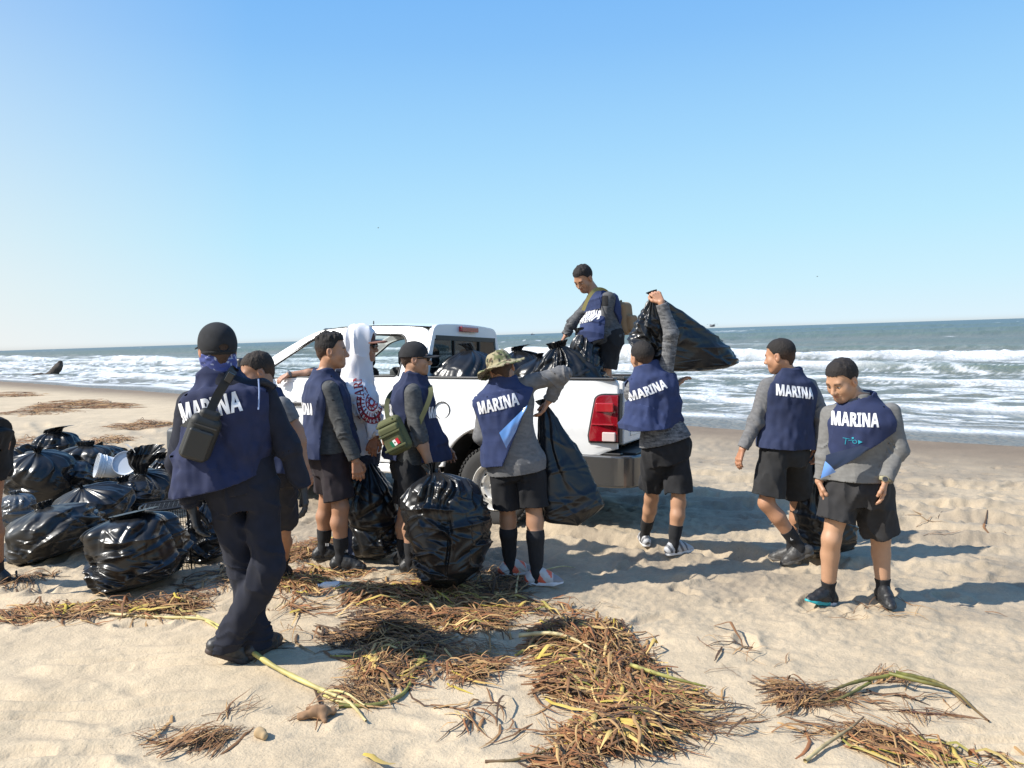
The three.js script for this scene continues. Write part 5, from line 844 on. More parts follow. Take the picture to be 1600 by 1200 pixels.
// 10 walking towards the camera
{
  const teal = canvasTex(128, 64, (g) => { g.clearRect(0, 0, 128, 64); g.strokeStyle = '#1f7d93'; g.lineWidth = 5; g.beginPath(); g.moveTo(10, 14); g.lineTo(48, 20); g.moveTo(28, 18); g.lineTo(24, 58); g.moveTo(40, 30); g.lineTo(66, 26); g.stroke(); g.beginPath(); g.arc(78, 36, 11, 0, 7); g.stroke(); g.fillStyle = '#2a93a8'; g.beginPath(); g.moveTo(96, 22); g.lineTo(122, 34); g.lineTo(98, 50); g.fill(); g.beginPath(); g.arc(66, 12, 7, 0, 7); g.fill(); });
  figure({ label: 'man looking down, walking towards the camera with a wristwatch, vest front lifted by the wind', S: 1.0, d: 5.0, hip: [1340, 765], sh: [1344, 641], fh: [-.25, -1], fs: [-.38, -1], tilt: .10, head: [1316, 595], face: [-.84, -.40, -.46], hs: 1.10, fat: 1.03,
    armR: [[1290, 714, .1], [1280, 752, 0], [1286, 778]], armL: [[1404, 703, .1], [1383, 750, -.4], [1377, 792, 0], null, null, .35],
    legR: { kn: [1299, 842, -.05], ft: [1294, 944], toe: [-.80, -.42], pitch: -.22 }, legL: { kn: [1376, 842, .05], ft: [1380, 940], toe: [-.12, -1] },
    hair: { top: .006, front: .066, fade: .6 }, shirt: { colour: heather([.130, .127, .122], [.175, .172, .165], 40, 110), hem: .13, fold: .006, wide: .002 }, vest: { c: [.018, .027, .078], hem: .0, flare: .02, wr: .009, hemCut: [[1340, 712, -.15], [.60, -1, .0]], print: [{ front: true, w: .285, h: .085, x: -.04, t: .92 }, { front: true, w: .13, h: .06, x: -.05, t: .66, mat: decalMat(teal), name: 'teal_print' }] },
    shorts: { c: [.022, .021, .022], hemR: .63, hemL: .84, wide: .125, wr: .011 }, sock: .21, skin: [.42, .235, .14],
    shoe: { colour: (X, Y, Z) => [.016, .016, .017].map((v) => v * (1 + .5 * n3(X * 90, Y * 90, Z * 90))), sole: (X, Y, k) => (k === 'L' ? [.02, .02, .022] : X > .0 ? [.03, .34, .36] : [.62, .62, .64]) },
    extra: ({ W, J, hp }) => {
      const [w, d, N, T] = J.palmL, q = new THREE.Quaternion().setFromUnitVectors(V(0, 0, 1), d), c = w.clone().addScaledVector(d, -.012);
      const wt = W('wristwatch', new THREE.TorusGeometry(.036, .008, 8, 28).scale(1, 1, 1.9).applyQuaternion(q).translate(c.x, c.y, c.z), std([.30, .27, .17], .6));
      const o = toEye(c), fq = new THREE.Quaternion().setFromUnitVectors(V(0, 1, 0), o.clone().addScaledVector(d, -o.dot(d)).normalize()), fc = c.clone().addScaledVector(V(0, 1, 0).applyQuaternion(fq), .038);
      W('watch_case', new THREE.CylinderGeometry(.021, .023, .014, 8).applyQuaternion(fq).translate(fc.x, fc.y, fc.z), std([.27, .25, .16], .5), wt);
      const f2 = fc.clone().addScaledVector(V(0, 1, 0).applyQuaternion(fq), .008); W('watch_face', new THREE.CylinderGeometry(.0155, .0155, .004, 20).applyQuaternion(fq).translate(f2.x, f2.y, f2.z), std([.03, .035, .05], .12), wt);
      const tl = at(1291, 711, 4.80), tr = at(1374, 688, 4.86), bl = at(1281, 747, 4.74), br = at(1345, 712, 4.80);
      W('clear_pocket', gridGeo(24, 14, (u, v) => { const a = tl.clone().lerp(tr, u), b = u < .75 ? bl.clone().lerp(br, u / .75) : br.clone().lerp(tr, (u - .75) / .25); const p = a.lerp(b, v); p.z += .020 * Math.sin(v * Math.PI) * (1 - u) + .012 * n2(u * 5, v * 3) * (1 - u); return p; }), new THREE.MeshPhysicalMaterial({ color: new THREE.Color(.030, .036, .060), roughness: .42, side: THREE.DoubleSide }), J.vest);
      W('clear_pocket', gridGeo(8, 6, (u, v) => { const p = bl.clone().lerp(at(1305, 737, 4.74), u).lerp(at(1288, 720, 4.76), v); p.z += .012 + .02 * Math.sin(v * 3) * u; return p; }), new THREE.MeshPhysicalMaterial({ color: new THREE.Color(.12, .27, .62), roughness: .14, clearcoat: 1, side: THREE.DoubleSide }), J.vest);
    } });
}
// 11 stooping at the left edge
figure({ label: 'person stooping at the far left edge, only dark shorts, one leg and shoe in view', S: 1.0, d: 5.2, coarse: true, hip: [-25, 694], sh: [-128, 648], fh: [-1, .15], head: [-160, 652], face: [-.8, -.6, 0], armR: [[-120, 718, 0], [-110, 775, 0]], armL: [[-118, 715, 0], [-112, 770, 0]],
  legR: { kn: [-14, 802, -.02], ft: [-2, 912], toe: [-1, 0] }, legL: { kn: [-30, 800, .02], ft: [-34, 905], toe: [-1, .1] }, shirt: { colour: BLACKC, hem: -.05, flare: .04, grow: .02 }, shorts: { c: [.010, .010, .011], hem: .45, grow: .035 }, sock: .2, skin: [.27, .13, .075] });
// 12 the driver
{
  const B = (x, y, z) => onTruck(x, y, z);
  const f = V(-.906, 0, -.4226), face = [f.x, -.02, -f.z];
  figure({ label: 'driver seated in the cab, bare forearm with a watch resting out of the window', S: .98, d: 8, coarse: true, base: B(3.4, .62, -.42), hip: B(3.42, 1.06, -.42), sh: B(3.30, 1.52, -.44), fh: [f.x, -f.z], head: B(3.33, 1.76, -.44), face,
    armL: [B(3.56, 1.50, -.78), B(3.80, 1.475, -.98), B(3.90, 1.40, -1.06)], armR: [B(3.45, 1.28, -.18), B(3.72, 1.36, -.28)], legL: { kn: B(3.82, 1.10, -.52), at: B(3.98, .66, -.52), toe: [f.x, -f.z] }, legR: { kn: B(3.82, 1.10, -.32), at: B(3.98, .66, -.32), toe: [f.x, -f.z] },
    hair: {}, shirt: { colour: tone([.04, .05, .09], .2, 40), hem: 0, sleeve: .7 }, shorts: { c: [.03, .03, .04], hem: .95 }, skin: [.42, .23, .15], cell: .012,
    extra: ({ W, J }) => { const [w, d] = J.palmL, q = new THREE.Quaternion().setFromUnitVectors(V(0, 0, 1), d), c = w.clone().addScaledVector(d, -.02); const t = W('wristwatch', new THREE.TorusGeometry(.036, .007, 6, 20).scale(1, 1, 2).applyQuaternion(q).translate(c.x, c.y, c.z), std([.10, .11, .13], .4)); } });
}
// ---------------------------------------------------------------- refuse bags and what lies with them
const PLASTIC = new THREE.MeshPhysicalMaterial({ color: new THREE.Color(.0105, .0108, .012), roughness: .30, side: THREE.DoubleSide });
const PLASTIC2 = new THREE.MeshPhysicalMaterial({ color: new THREE.Color(.016, .0155, .015), roughness: .34, side: THREE.DoubleSide });
const ridge = (x, y, z) => 1 - 2 * Math.abs(n3(x, y, z));
// a filled sack: axis from the bottom centre to the tie, belly radii rx (across) and rz (towards the eye), a tuft of gathered film above the tie
function sack(o) {
  reseed(o.seed || 5);
  const { bot, tie, rx, rz = o.rx, seed = 1 } = o, ax = tie.clone().sub(bot), H = ax.length(), U = ax.clone().normalize();
  const Zv = V(0, 0, 1).addScaledVector(U, -U.z).normalize(), Xv = U.clone().cross(Zv).normalize().multiplyScalar(-1);
  if (Xv.x < 0) Xv.negate();
  const tuft = o.tuft ?? .10, belly = o.belly ?? .38, pleat = Math.round(o.pleats ?? 15), nu = o.nu || 120, nv = o.nv || 100, sq = o.square ?? .25, crease = o.crease ?? 1, ph = rr(0, 6), R0 = (rx + rz) / 2, C0 = R0 * Math.PI * 2, folds = [], neck = o.neck ?? .03;
  const nf = o.folds ?? Math.round(60 + 90 * R0 * H / .2);
  for (let i = 0; i < nf; i++) { const big = rnd() < .3, a = rr(-.75, .75) + (rnd() < .25 ? 1.2 : 0) + (o.foldTilt || 0), L = big ? rr(.12, .30) : rr(.04, .13); folds.push([rr(0, C0), rr(.02, .92) * H, Math.cos(a), Math.sin(a), L, big ? rr(.014, .028) : rr(.006, .014), (big ? rr(.014, .034) : rr(.005, .013)) * (rnd() < .3 ? -1 : 1)]); }
  return gridGeo(nu, nv, (u, v) => {
    const th = u * Math.PI * 2, c = Math.cos(th), s = Math.sin(th); let h, r;
    const vb = .86;
    if (v < vb) { const t = v / vb; // body
      h = 1 - Math.cos(t * Math.PI * .5) ** 1.0; h = lerp(t, h, .35);
      const low = ss(0, .16, t) ** .5 * lerp(o.low ?? .80, 1, ss(0, belly, t)), top = t < belly ? 1 : Math.cos(Math.PI * .5 * ((t - belly) / (1 - belly)) ** (o.shoulder ?? 1.7)); r = low * Math.max(top, 0) + neck / Math.max(rx, rz) * ss(.8, 1, t); r = Math.max(r, .004);
      h *= H;
    } else { const t = (v - vb) / (1 - vb); h = H + tuft * t; r = (neck + tuft * .55 * t ** 1.4 + .0) / Math.max(rx, rz); }
    const t = clamp(v / vb, 0, 1), gath = ss(belly, .98, t);
    // the section is a little boxy
    const k = 1 / Math.pow(Math.abs(c) ** (2 + 2 * sq) + Math.abs(s) ** (2 + 2 * sq), 1 / (2 + 2 * sq));
    const q = lerp(k, 1, gath);
    let px = c * rx * r * q, pz = s * rz * r * q;
    const w = th + .35 * n3(t * 3, ph, 2) + .25 * n3(c * 2 + ph, s * 2, t * 3);
    const fold = (Math.abs(Math.sin(w * pleat * .5 + ph)) - .55) * .75 + .35 * Math.sin(w * Math.round(pleat * .73) + ph * 2) ;
    const R = Math.max(rx, rz) * r;
    const P = V(px, h, pz);
    // pleats running down from the tie, creases and dents in the film
    let d = gath * (1 - ss(.985, 1, t) * .3) * fold * Math.min(.16 * R + .008, .045) * (o.pleat ?? 1);
    const X = px + ph * 3, Y = h, Z = pz + seed * 1.7;
    const wx = .12 * n3(X * 5, Y * 5, Z * 5), body = (1 - gath * .5) * ss(0, .10, t + .04);
    d += crease * body * (.055 * n3(X * 3.6, Y * 3.9, Z * 3.6) + .016 * ridge(X * 5 + wx * 7, Y * 5.5 + wx * 6, Z * 5) + .005 * n3(X * 16, Y * 18, Z * 16));
    if (v < vb) { const U0 = th * R0, T0 = t * H; let cs = 0; for (const [cu, cv2, ca, sa, len, wd, am] of folds) { let du = U0 - cu; if (du > C0 / 2) du -= C0; else if (du < -C0 / 2) du += C0; const dv = T0 - cv2, al = (du * ca + dv * sa) / len; if (al < -1 || al > 1) continue; const bow = (1 - al * al), q = (-du * sa + dv * ca + .25 * wd * Math.sin(al * 4 + cu * 9)) / (wd * (.35 + .65 * bow)); if (q > 4 || q < -4) continue; cs += am * bow * (Math.exp(-Math.abs(q) * 1.35) - .35 * Math.exp(-((q - 1.6) ** 2))); } d += cs * crease * (1 - gath * .55) * ss(.0, .07, t); }
    if (v > vb) d += .012 * n3(c * 5, h * 30, s * 5 + ph) + tuft * .16 * n3(c * 2.6, h * 9 + 3, s * 2.6 + ph);
    const L = Math.hypot(px, pz) || 1; px += px / L * d; pz += pz / L * d;
    if (o.skew) h -= o.skew * px * (1 - t * .6);
    if (o.sag) h += -o.sag * (px / rx) ** 2 * gath;
    let lean = o.lean ? o.lean * Math.sin(t * Math.PI) : 0;
    const out = bot.clone().addScaledVector(U, h).addScaledVector(Xv, px + lean).addScaledVector(Zv, pz);
    if (v > vb && o.flop) { const k2 = (v - vb) / (1 - vb); out.addScaledVector(V(...o.flop), k2 * k2); }
    if (o.floor) { const gy = o.floor(out.x, out.z) + .004; if (out.y < gy) out.y = gy + (out.y - gy) * .05; }
    return out;
  }, true);
}
function bagThing(label, o, mat = PLASTIC, group) {
  const g = sack(o); const c = o.bot.clone(); g.translate(-c.x, -c.y, -c.z);
  const b = new THREE.Mesh(g, mat); b.position.copy(c); b.name = numbered('refuse_bag'); b.castShadow = b.receiveShadow = true; scene.add(b); return tag(b, label, 'refuse bag', group);
}
const floorY = (x, z) => sandAt(x, z);
const gp = (px, py, up = 0) => { const p = surf(px, py); p.y += up; return p; };
const up2 = (b, px, py, dd = 0) => at(px, py, -b.z + dd);
{
  let b;
  // heap at the left
  b = gp(190, 940); b.z += -.30; bagThing('large full black bag, the nearest of the heap, in front of the wire crate', { bot: b, tie: up2(b, 200, 806, .05), rx: .285, rz: .30, belly: .45, shoulder: 3.6, tuft: .07, neck: .10, seed: 3, square: .55, floor: floorY, nu: 200, nv: 160, crease: 1.25, flop: [.10, -.03, .05], pleats: 11 });
  b = gp(62, 884); b.z -= .25; bagThing('low slumped black bag nearest the stooping person at left', { bot: b, tie: up2(b, 66, 794), rx: .34, rz: .30, belly: .5, shoulder: 3, tuft: .05, neck: .05, seed: 8, floor: floorY, crease: 1.5, pleats: 9 }, PLASTIC2);
  b = gp(50, 790); b.z -= .2; bagThing('upright black bag with star of pleats, left of the heap', { bot: b, tie: up2(b, 58, 706, -.14), rx: .33, rz: .31, belly: .55, shoulder: 3, tuft: .06, neck: .035, seed: 12, floor: floorY, crease: 1.1, pleats: 16 });
  b = gp(86, 742); b.z -= .1; bagThing('black bag with crumpled open top, the farthest one at the back of the heap', { bot: b, tie: up2(b, 82, 676), rx: .32, rz: .28, belly: .5, shoulder: 2.4, tuft: .12, neck: .09, seed: 14, floor: floorY, crease: 1.4, flop: [.16, -.04, 0] });
  b = gp(128, 778); b.z -= .15; bagThing('black bag with a dull grey dusty side, in the middle of the heap', { bot: b, tie: up2(b, 134, 696), rx: .29, rz: .26, belly: .6, shoulder: 3.4, tuft: .05, neck: .06, seed: 17, floor: floorY, crease: 1.2 }, PLASTIC2);
  b = gp(162, 752); b.z -= .4; bagThing('black bag mostly hidden behind the white buckets', { bot: b, tie: up2(b, 158, 697), rx: .20, rz: .2, belly: .5, tuft: .05, seed: 19, floor: floorY, crease: 1.3 });
  b = gp(138, 832); b.z -= .2; bagThing('squat black bag with pleats fanning from its knot, below the white buckets', { bot: b, tie: up2(b, 128, 762, -.12), rx: .34, rz: .30, belly: .5, shoulder: 2.4, tuft: .045, neck: .02, seed: 21, floor: floorY, pleats: 18, pleat: 1.3 });
  b = gp(222, 798); b.z -= .15; bagThing('black bag with tall twisted neck standing beside the white buckets', { bot: b, tie: up2(b, 222, 738, -.10), rx: .31, rz: .27, belly: .5, shoulder: 2.6, tuft: .25, neck: .035, seed: 25, floor: floorY, pleats: 14, flop: [.08, 0, -.02], pleat: 1.3 });
  b = gp(272, 790); b.z -= .3; bagThing('dull dark bag behind the crate, touching the coveralls', { bot: b, tie: up2(b, 276, 735), rx: .17, rz: .2, belly: .5, shoulder: 3, tuft: .03, seed: 27, floor: floorY }, PLASTIC2);
  b = gp(318, 880); b.z -= .15; bagThing('black bag standing between the crate and the walking man\'s legs', { bot: b, tie: up2(b, 322, 785), rx: .15, rz: .2, belly: .45, shoulder: 2.4, tuft: .06, seed: 29, floor: floorY, crease: 1.3 });
  b = gp(14, 828); b.z -= .15; bagThing('clouded grey plastic bag low at the left edge of the heap', { bot: b, tie: up2(b, 22, 772), rx: .16, rz: .16, belly: .5, shoulder: 3, tuft: .03, seed: 30, floor: floorY }, new THREE.MeshPhysicalMaterial({ color: new THREE.Color(.10, .105, .11), roughness: .25, side: THREE.DoubleSide }));
  b = gp(100, 790); b.z -= .25; bagThing('crumpled black bag squeezed between the pleated upright bag and the dusty one', { bot: b, tie: up2(b, 104, 722), rx: .24, rz: .24, belly: .5, shoulder: 2.6, tuft: .08, neck: .05, seed: 71, floor: floorY, crease: 1.6, flop: [-.08, -.02, 0] });
  b = gp(20, 770); b.z -= .45; bagThing('black bag at the left edge, behind the bag with the star of pleats', { bot: b, tie: up2(b, 14, 706), rx: .27, rz: .24, belly: .5, shoulder: 3, tuft: .06, neck: .05, seed: 73, floor: floorY, crease: 1.4 });
  b = gp(188, 812); b.z -= .2; bagThing('black bag filling the gap below the white lid, against the nearest bag', { bot: b, tie: up2(b, 190, 752), rx: .24, rz: .22, belly: .5, shoulder: 3, tuft: .05, neck: .06, seed: 75, floor: floorY, crease: 1.5 });
  b = gp(104, 868); b.z -= .2; bagThing('black bag with brownish folds, squashed between the two front bags', { bot: b, tie: up2(b, 108, 800), rx: .22, rz: .22, belly: .5, shoulder: 2.8, tuft: .04, neck: .05, seed: 79, floor: floorY, crease: 1.5 }, PLASTIC2);
  b = gp(248, 760); b.z -= .3; bagThing('black bag at the back right of the heap, behind the twisted neck', { bot: b, tie: up2(b, 252, 716), rx: .22, rz: .22, belly: .5, shoulder: 2.8, tuft: .06, neck: .05, seed: 81, floor: floorY, crease: 1.4 });
  // held by the man in the cap
  b = at(706, 940, 5.14); b.y = floorY(b.x, b.z) + .02; bagThing('big bulging black bag hanging from the hand of man in cap and sunglasses', { bot: b, tie: at(676, 740, 5.40), rx: .262, rz: .25, belly: .58, low: .60, shoulder: 2.6, tuft: .07, neck: .018, seed: 33, square: .1, pleats: 26, pleat: 1.3, nu: 220, nv: 170, lean: .04, crease: 1.1, floor: floorY });
  // behind him
  b = at(590, 872, 6.0); b.y = floorY(b.x, b.z); bagThing('tall black bag standing between the bare-legged man and the man in the cap', { bot: b, tie: at(570, 712, 5.95), rx: .21, rz: .24, belly: .34, shoulder: 1.5, tuft: .05, neck: .015, seed: 37, pleats: 14, nu: 150, nv: 130, floor: floorY });
  // hanging from the bucket-hat man's hand: long and half empty
  b = at(903, 822, 5.50); bagThing('long half empty black bag held up against the truck by man in bucket hat', { bot: b, tie: at(848, 632, 5.68), rx: .21, rz: .085, belly: .16, shoulder: 1.15, tuft: .04, neck: .02, seed: 41, square: .9, pleats: 9, pleat: .8, nu: 160, nv: 150, crease: .42 });
  // heaved up by the man with the raised arm
  b = at(1090, 580, 6.56); bagThing('large black bag swung overhead by the man with raised arm', { bot: b, tie: at(1022, 463, 6.40), rx: .31, rz: .15, belly: .20, shoulder: 1.0, tuft: .05, neck: .02, seed: 45, square: .8, pleats: 9, pleat: .9, nu: 170, nv: 150, crease: .6, low: .97, skew: .62 });
  b = at(1011, 562, 6.52); bagThing('smaller limp black bag clutched in the same raised hand', { bot: b, tie: at(1020, 466, 6.38), rx: .125, rz: .12, belly: .35, shoulder: 1.5, tuft: .03, neck: .02, seed: 47, pleats: 12, nu: 110, nv: 100, crease: .8 });
  // dragged by the man walking away
  b = gp(1296, 872); b.z -= .05; bagThing('black bag carried low by man in plain grey sleeves, behind the man with the wristwatch', { bot: b, tie: at(1274, 702, 6.15), rx: .22, rz: .2, belly: .30, shoulder: 1.25, tuft: .06, neck: .03, seed: 51, pleats: 14, nu: 130, nv: 120, floor: floorY });
  // in the truck bed
  const bed = (x, z) => onTruck(x, .94, z);
  b = bed(1.72, -.50); bagThing('rounded black bag with knotted top against the cab window in the truck bed', { bot: b, tie: b.clone().add(V(-.02, .80, 0)), rx: .38, rz: .34, belly: .55, shoulder: 2.4, tuft: .07, neck: .02, seed: 55, pleats: 20, flop: [-.05, 0, 0] });
  b = bed(1.50, .40); bagThing('black bag with ragged top rising behind the bucket hat in the truck bed', { bot: b, tie: b.clone().add(V(-.10, .80, 0)), rx: .33, rz: .3, belly: .55, shoulder: 2.2, tuft: .13, neck: .05, seed: 57, flop: [.14, -.06, 0], crease: 1.4 });
  b = bed(1.16, .15); bagThing('low black bag lying in the middle of the truck bed', { bot: b, tie: b.clone().add(V(-.06, .72, 0)), rx: .31, rz: .3, belly: .55, shoulder: 2.4, tuft: .05, seed: 59 });
  b = at(898, 600, 7.75); b.y = bed(.7, 0).y; bagThing('wide black bag gripped by the man standing in the truck bed', { bot: b, tie: at(872, 543, 7.72), rx: .36, rz: .24, belly: .45, shoulder: 1.5, tuft: .06, neck: .06, seed: 61, pleats: 22, pleat: 1.4, nu: 150, nv: 120, square: .4 });
  b = at(912, 560, 7.80); b.y = bed(.6, 0).y + .1; bagThing('crumpled black bag wedged against legs of the man in the truck bed', { bot: b, tie: at(912, 524, 7.9), rx: .17, rz: .2, belly: .5, tuft: .07, neck: .06, seed: 63, crease: 1.4 });
}
// white buckets, tipped over
{
  const p = gp(172, 790), c = at(172, 730, -p.z - .15), t = thing('white_bucket', 'white plastic bucket lying on its side on top of the heap of bags', 'bucket', c);
  const W2 = std([.72, .74, .76], .4, { side: THREE.DoubleSide }), q = new THREE.Quaternion().setFromEuler(new THREE.Euler(.25, .55, 1.15));
  const prof = [[.0, -.13], [.095, -.13], [.100, -.125], [.122, .11], [.132, .112], [.134, .135], [.126, .135], [.096, -.118], [0, -.118]].map(([r, y]) => new THREE.Vector2(r, y));
  part('shell', new THREE.LatheGeometry(prof, 40).applyQuaternion(q), W2, t);
  for (const y of [.085, .060]) part('rib', new THREE.TorusGeometry(.122, .005, 6, 40).rotateX(Math.PI / 2).translate(0, y, 0).applyQuaternion(q), W2, t);
  const c2 = at(196, 724, -p.z - .22), t2 = thing('bucket_lid', 'white round plastic lid with a curled strip standing beside the bucket', 'lid', c2), q2 = new THREE.Quaternion().setFromEuler(new THREE.Euler(1.25, .15, -.15));
  part('disc', new THREE.LatheGeometry([[0, .0], [.105, .0], [.118, .006], [.126, .022], [.130, .02], [.124, -.006], [0, -.006]].map(([r, y]) => new THREE.Vector2(r, y)), 44).applyQuaternion(q2), std([.55, .60, .68], .4, { side: THREE.DoubleSide }), t2);
  part('strip', gridGeo(20, 2, (u, v) => V(.02 + .10 * Math.sin(u * 1.9) + (v - .5) * .05 * (1 - u), .10 + .09 * (1 - u) * 1.2 - .03 * u, .02 * u + (v - .5) * .02)), std([.74, .76, .78], .4, { side: THREE.DoubleSide }), t2);
}
// black wire crate
{
  const p = gp(268, 888), t = thing('wire_crate', 'black wire crate standing on end between the nearest bag and coveralls', 'crate', p), W = .30, H = .50, Dp = .26, g = [], q = new THREE.Quaternion().setFromEuler(new THREE.Euler(0, .35, .02));
  const bar = (a, b, r) => { const d = b.clone().sub(a), L = d.length(); return new THREE.CylinderGeometry(r, r, L, 6).applyQuaternion(new THREE.Quaternion().setFromUnitVectors(V(0, 1, 0), d.normalize())).translate((a.x + b.x) / 2, (a.y + b.y) / 2, (a.z + b.z) / 2); };
  const BM = std([.014, .014, .015], .5), X = W / 2, Z = Dp / 2;
  const face = (f, n, m) => { const l = []; for (let i = 0; i <= n; i++) l.push(bar(f(i / n, 0), f(i / n, 1), i === 0 || i === n ? .006 : .0024)); for (let j = 0; j <= m; j++) l.push(bar(f(0, j / m), f(1, j / m), j === 0 || j === m ? .007 : .0026)); return l.map((x) => x.applyQuaternion(q)); };
  for (const f of [(u, v) => V(-X + u * W, v * H, Z), (u, v) => V(-X + u * W, v * H, -Z), (u, v) => V(-X, v * H, -Z + u * Dp), (u, v) => V(X, v * H, -Z + u * Dp), (u, v) => V(-X + u * W, H, -Z + v * Dp), (u, v) => V(-X + u * W, .004, -Z + v * Dp)]) part('wire_panel', face(f, 9, 12), BM, t);
  part('rim', tube([V(-X, H, Z), V(X, H, Z), V(X, H, -Z), V(-X, H, -Z)].map((v) => v.applyQuaternion(q)), .010, 60, 6, true), BM, t);
}
// ---------------------------------------------------------------- washed-up reeds, roots and leaves
const LITTER = new THREE.MeshStandardMaterial({ vertexColors: true, roughness: .78, side: THREE.DoubleSide });
const TONES = { brown: [.20, .098, .042], red: [.27, .110, .042], dark: [.070, .039, .022], straw: [.56, .38, .15], tan: [.39, .23, .095], yellow: [.44, .33, .045], green: [.21, .20, .035], grey: [.20, .17, .13] };
class Strips {
  constructor() { this.p = []; this.c = []; this.i = []; }
  // a blade: spine points, half width, colour, and how much it is folded along its rib
  add(pts, w, col, fold = .4, col2 = col) {
    const n = pts.length, b0 = this.p.length / 3; let t = V(0, 0, 0), s = V(0, 0, 0);
    for (let k = 0; k < n; k++) {
      t.copy(pts[Math.min(n - 1, k + 1)]).sub(pts[Math.max(0, k - 1)]).normalize(); s.set(-t.z, 0, t.x).normalize(); const f = k / (n - 1), ww = w * (Math.sin(Math.PI * Math.min(1, f * 1.02 + .10)) ** .5 * .8 + .2), p = pts[k];
      this.p.push(p.x - s.x * ww, p.y - ww * fold, p.z - s.z * ww, p.x, p.y + ww * fold * .4, p.z, p.x + s.x * ww, p.y - ww * fold, p.z + s.z * ww);
      const v = .85 + .3 * rnd(); for (let q = 0; q < 3; q++) { const k2 = v * (q === 1 ? 1.1 : .92); for (let m = 0; m < 3; m++) this.c.push(lerp(col[m], col2[m], f) * k2); }
      if (k) { const a = b0 + (k - 1) * 3, b = a + 3; this.i.push(a, a + 1, b + 1, a, b + 1, b, a + 1, a + 2, b + 2, a + 1, b + 2, b + 1); }
    }
  }
  geo() { const g = new THREE.BufferGeometry(); g.setAttribute('position', new THREE.Float32BufferAttribute(this.p, 3)); g.setAttribute('color', new THREE.Float32BufferAttribute(this.c, 3)); g.setIndex(this.i); g.computeVertexNormals(); return g; }
}
function litter(name, label, category, patches, seed) {
  reseed(seed); const S = new Strips(); 
  for (const q of patches) {
    const [px, py, rx, ry, count, ang = 0, hgt = .06, mix = 'mat', size = 1] = q, C = surf(px, py), d = -C.z, ex = rx * d / FOCAL, ez = ry * d * d / (FOCAL * (1.62 - C.y));
    for (let i = 0; i < count; i++) {
      const th = rr(0, 6.283), ra = Math.sqrt(rnd()) * (rnd() < .12 ? 1.35 : 1), x = C.x + Math.cos(th) * ra * ex, z = C.z + Math.sin(th) * ra * ez, edge = clamp(1 - ra, 0, 1);
      const clump = .5 + .7 * n2(x * 3.2 + seed, z * 3.2); if (rnd() > clump * 1.2 + .14 || fbm2(x * 2.1 + seed, z * 2.4, 2) < -.42 + .36 * (1 - edge) - (mix === 'far' || mix === 'roots' ? .5 : 0)) continue;
      const thin = rnd() < (mix === 'roots' ? .8 : .42), L = size * (thin ? rr(.10, .32) : rr(.09, .36)), a = ang + 1.5 * n2(x * 1.8 + 5, z * 1.8) + rr(-.75, .75) + (rnd() < .15 ? 1.4 : 0), w = size * (thin ? rr(.0014, .003) : rr(.0035, .0095));
      const h0 = (mix === 'far' ? 1 : .62) * hgt * Math.min(1, edge * 2.4) * Math.pow(rnd(), .7) * clump * 1.4, lift = rnd() < .10 ? rr(.02, .07) : rr(.0, .015), bend = rr(-1.1, 1.1), n = thin ? 6 : 7, pts = [];
      let cx = x - Math.cos(a) * L / 2, cz = z - Math.sin(a) * L / 2, aa = a - bend / 2;
      for (let k = 0; k < n; k++) { const f = k / (n - 1); pts.push(V(cx, sandAt(cx, cz) + .004 + h0 + lift * Math.sin(Math.PI * f) + .006 * rr(-.5, 1), cz)); cx += Math.cos(aa) * L / (n - 1); cz += Math.sin(aa) * L / (n - 1); aa += bend / (n - 1) + rr(-.25, .25); }
      const r = rnd(); let c, c2; if (mix === 'mat' && !thin && rnd() < .035) { S.add(pts.map((p) => p.clone().add(V(0, .012, 0))), rr(.009, .016), rnd() < .6 ? TONES.yellow : TONES.green, .45, TONES.straw); continue; }
      if (mix === 'roots') c = r < .6 ? TONES.brown : r < .85 ? TONES.dark : TONES.tan;
      else if (mix === 'dark') c = r < .5 ? TONES.dark : r < .85 ? TONES.brown : TONES.tan;
      else if (mix === 'far') c = r < .7 ? TONES.brown : r < .85 ? TONES.dark : TONES.tan;
      else c = r < .38 ? TONES.brown : r < .60 ? TONES.red : r < .77 ? TONES.dark : r < .90 ? TONES.tan : r < .955 ? TONES.straw : r < .985 ? TONES.yellow : TONES.green;
      c2 = rnd() < .22 ? TONES.tan : c; S.add(pts, w, c, rr(.1, .7), c2);
    }
  }
  const g = S.geo(), c = surf(patches[0][0], patches[0][1]); g.translate(-c.x, -c.y, -c.z);
  const m = new THREE.Mesh(g, LITTER); m.name = numbered(name); m.position.copy(c); m.castShadow = m.receiveShadow = true; m.userData.kind = 'stuff'; scene.add(m); tag(m, label, category); m.userData.kind = 'stuff'; return m;
}
litter('reed_litter', 'wide mat of brown and yellow washed-up reeds sprawling from the middle to the bottom edge', 'plant debris', [
  [880, 1012, 105, 38, 1700, .35, .10], [830, 1058, 105, 42, 1500, .5, .08], [945, 1062, 95, 48, 1500, .7, .09], [985, 1112, 85, 45, 1300, .8, .08], [965, 1168, 85, 42, 1200, .9, .08], [900, 1196, 50, 18, 300, .3, .05], [1060, 1090, 60, 22, 160, .3, .03], [780, 985, 75, 28, 800, .25, .06], [700, 958, 120, 22, 900, .15, .05], [760, 1010, 40, 40, 250, .8, .04, 'roots'], [1080, 1130, 50, 30, 110, .8, .02], [930, 985, 50, 14, 300, .3, .05], [780, 965, 170, 34, 330, .2, .015], [880, 1085, 185, 95, 420, .6, .012], [660, 1010, 110, 50, 170, .4, .012], [1090, 1110, 90, 45, 110, .7, .01, 'roots']], 101);
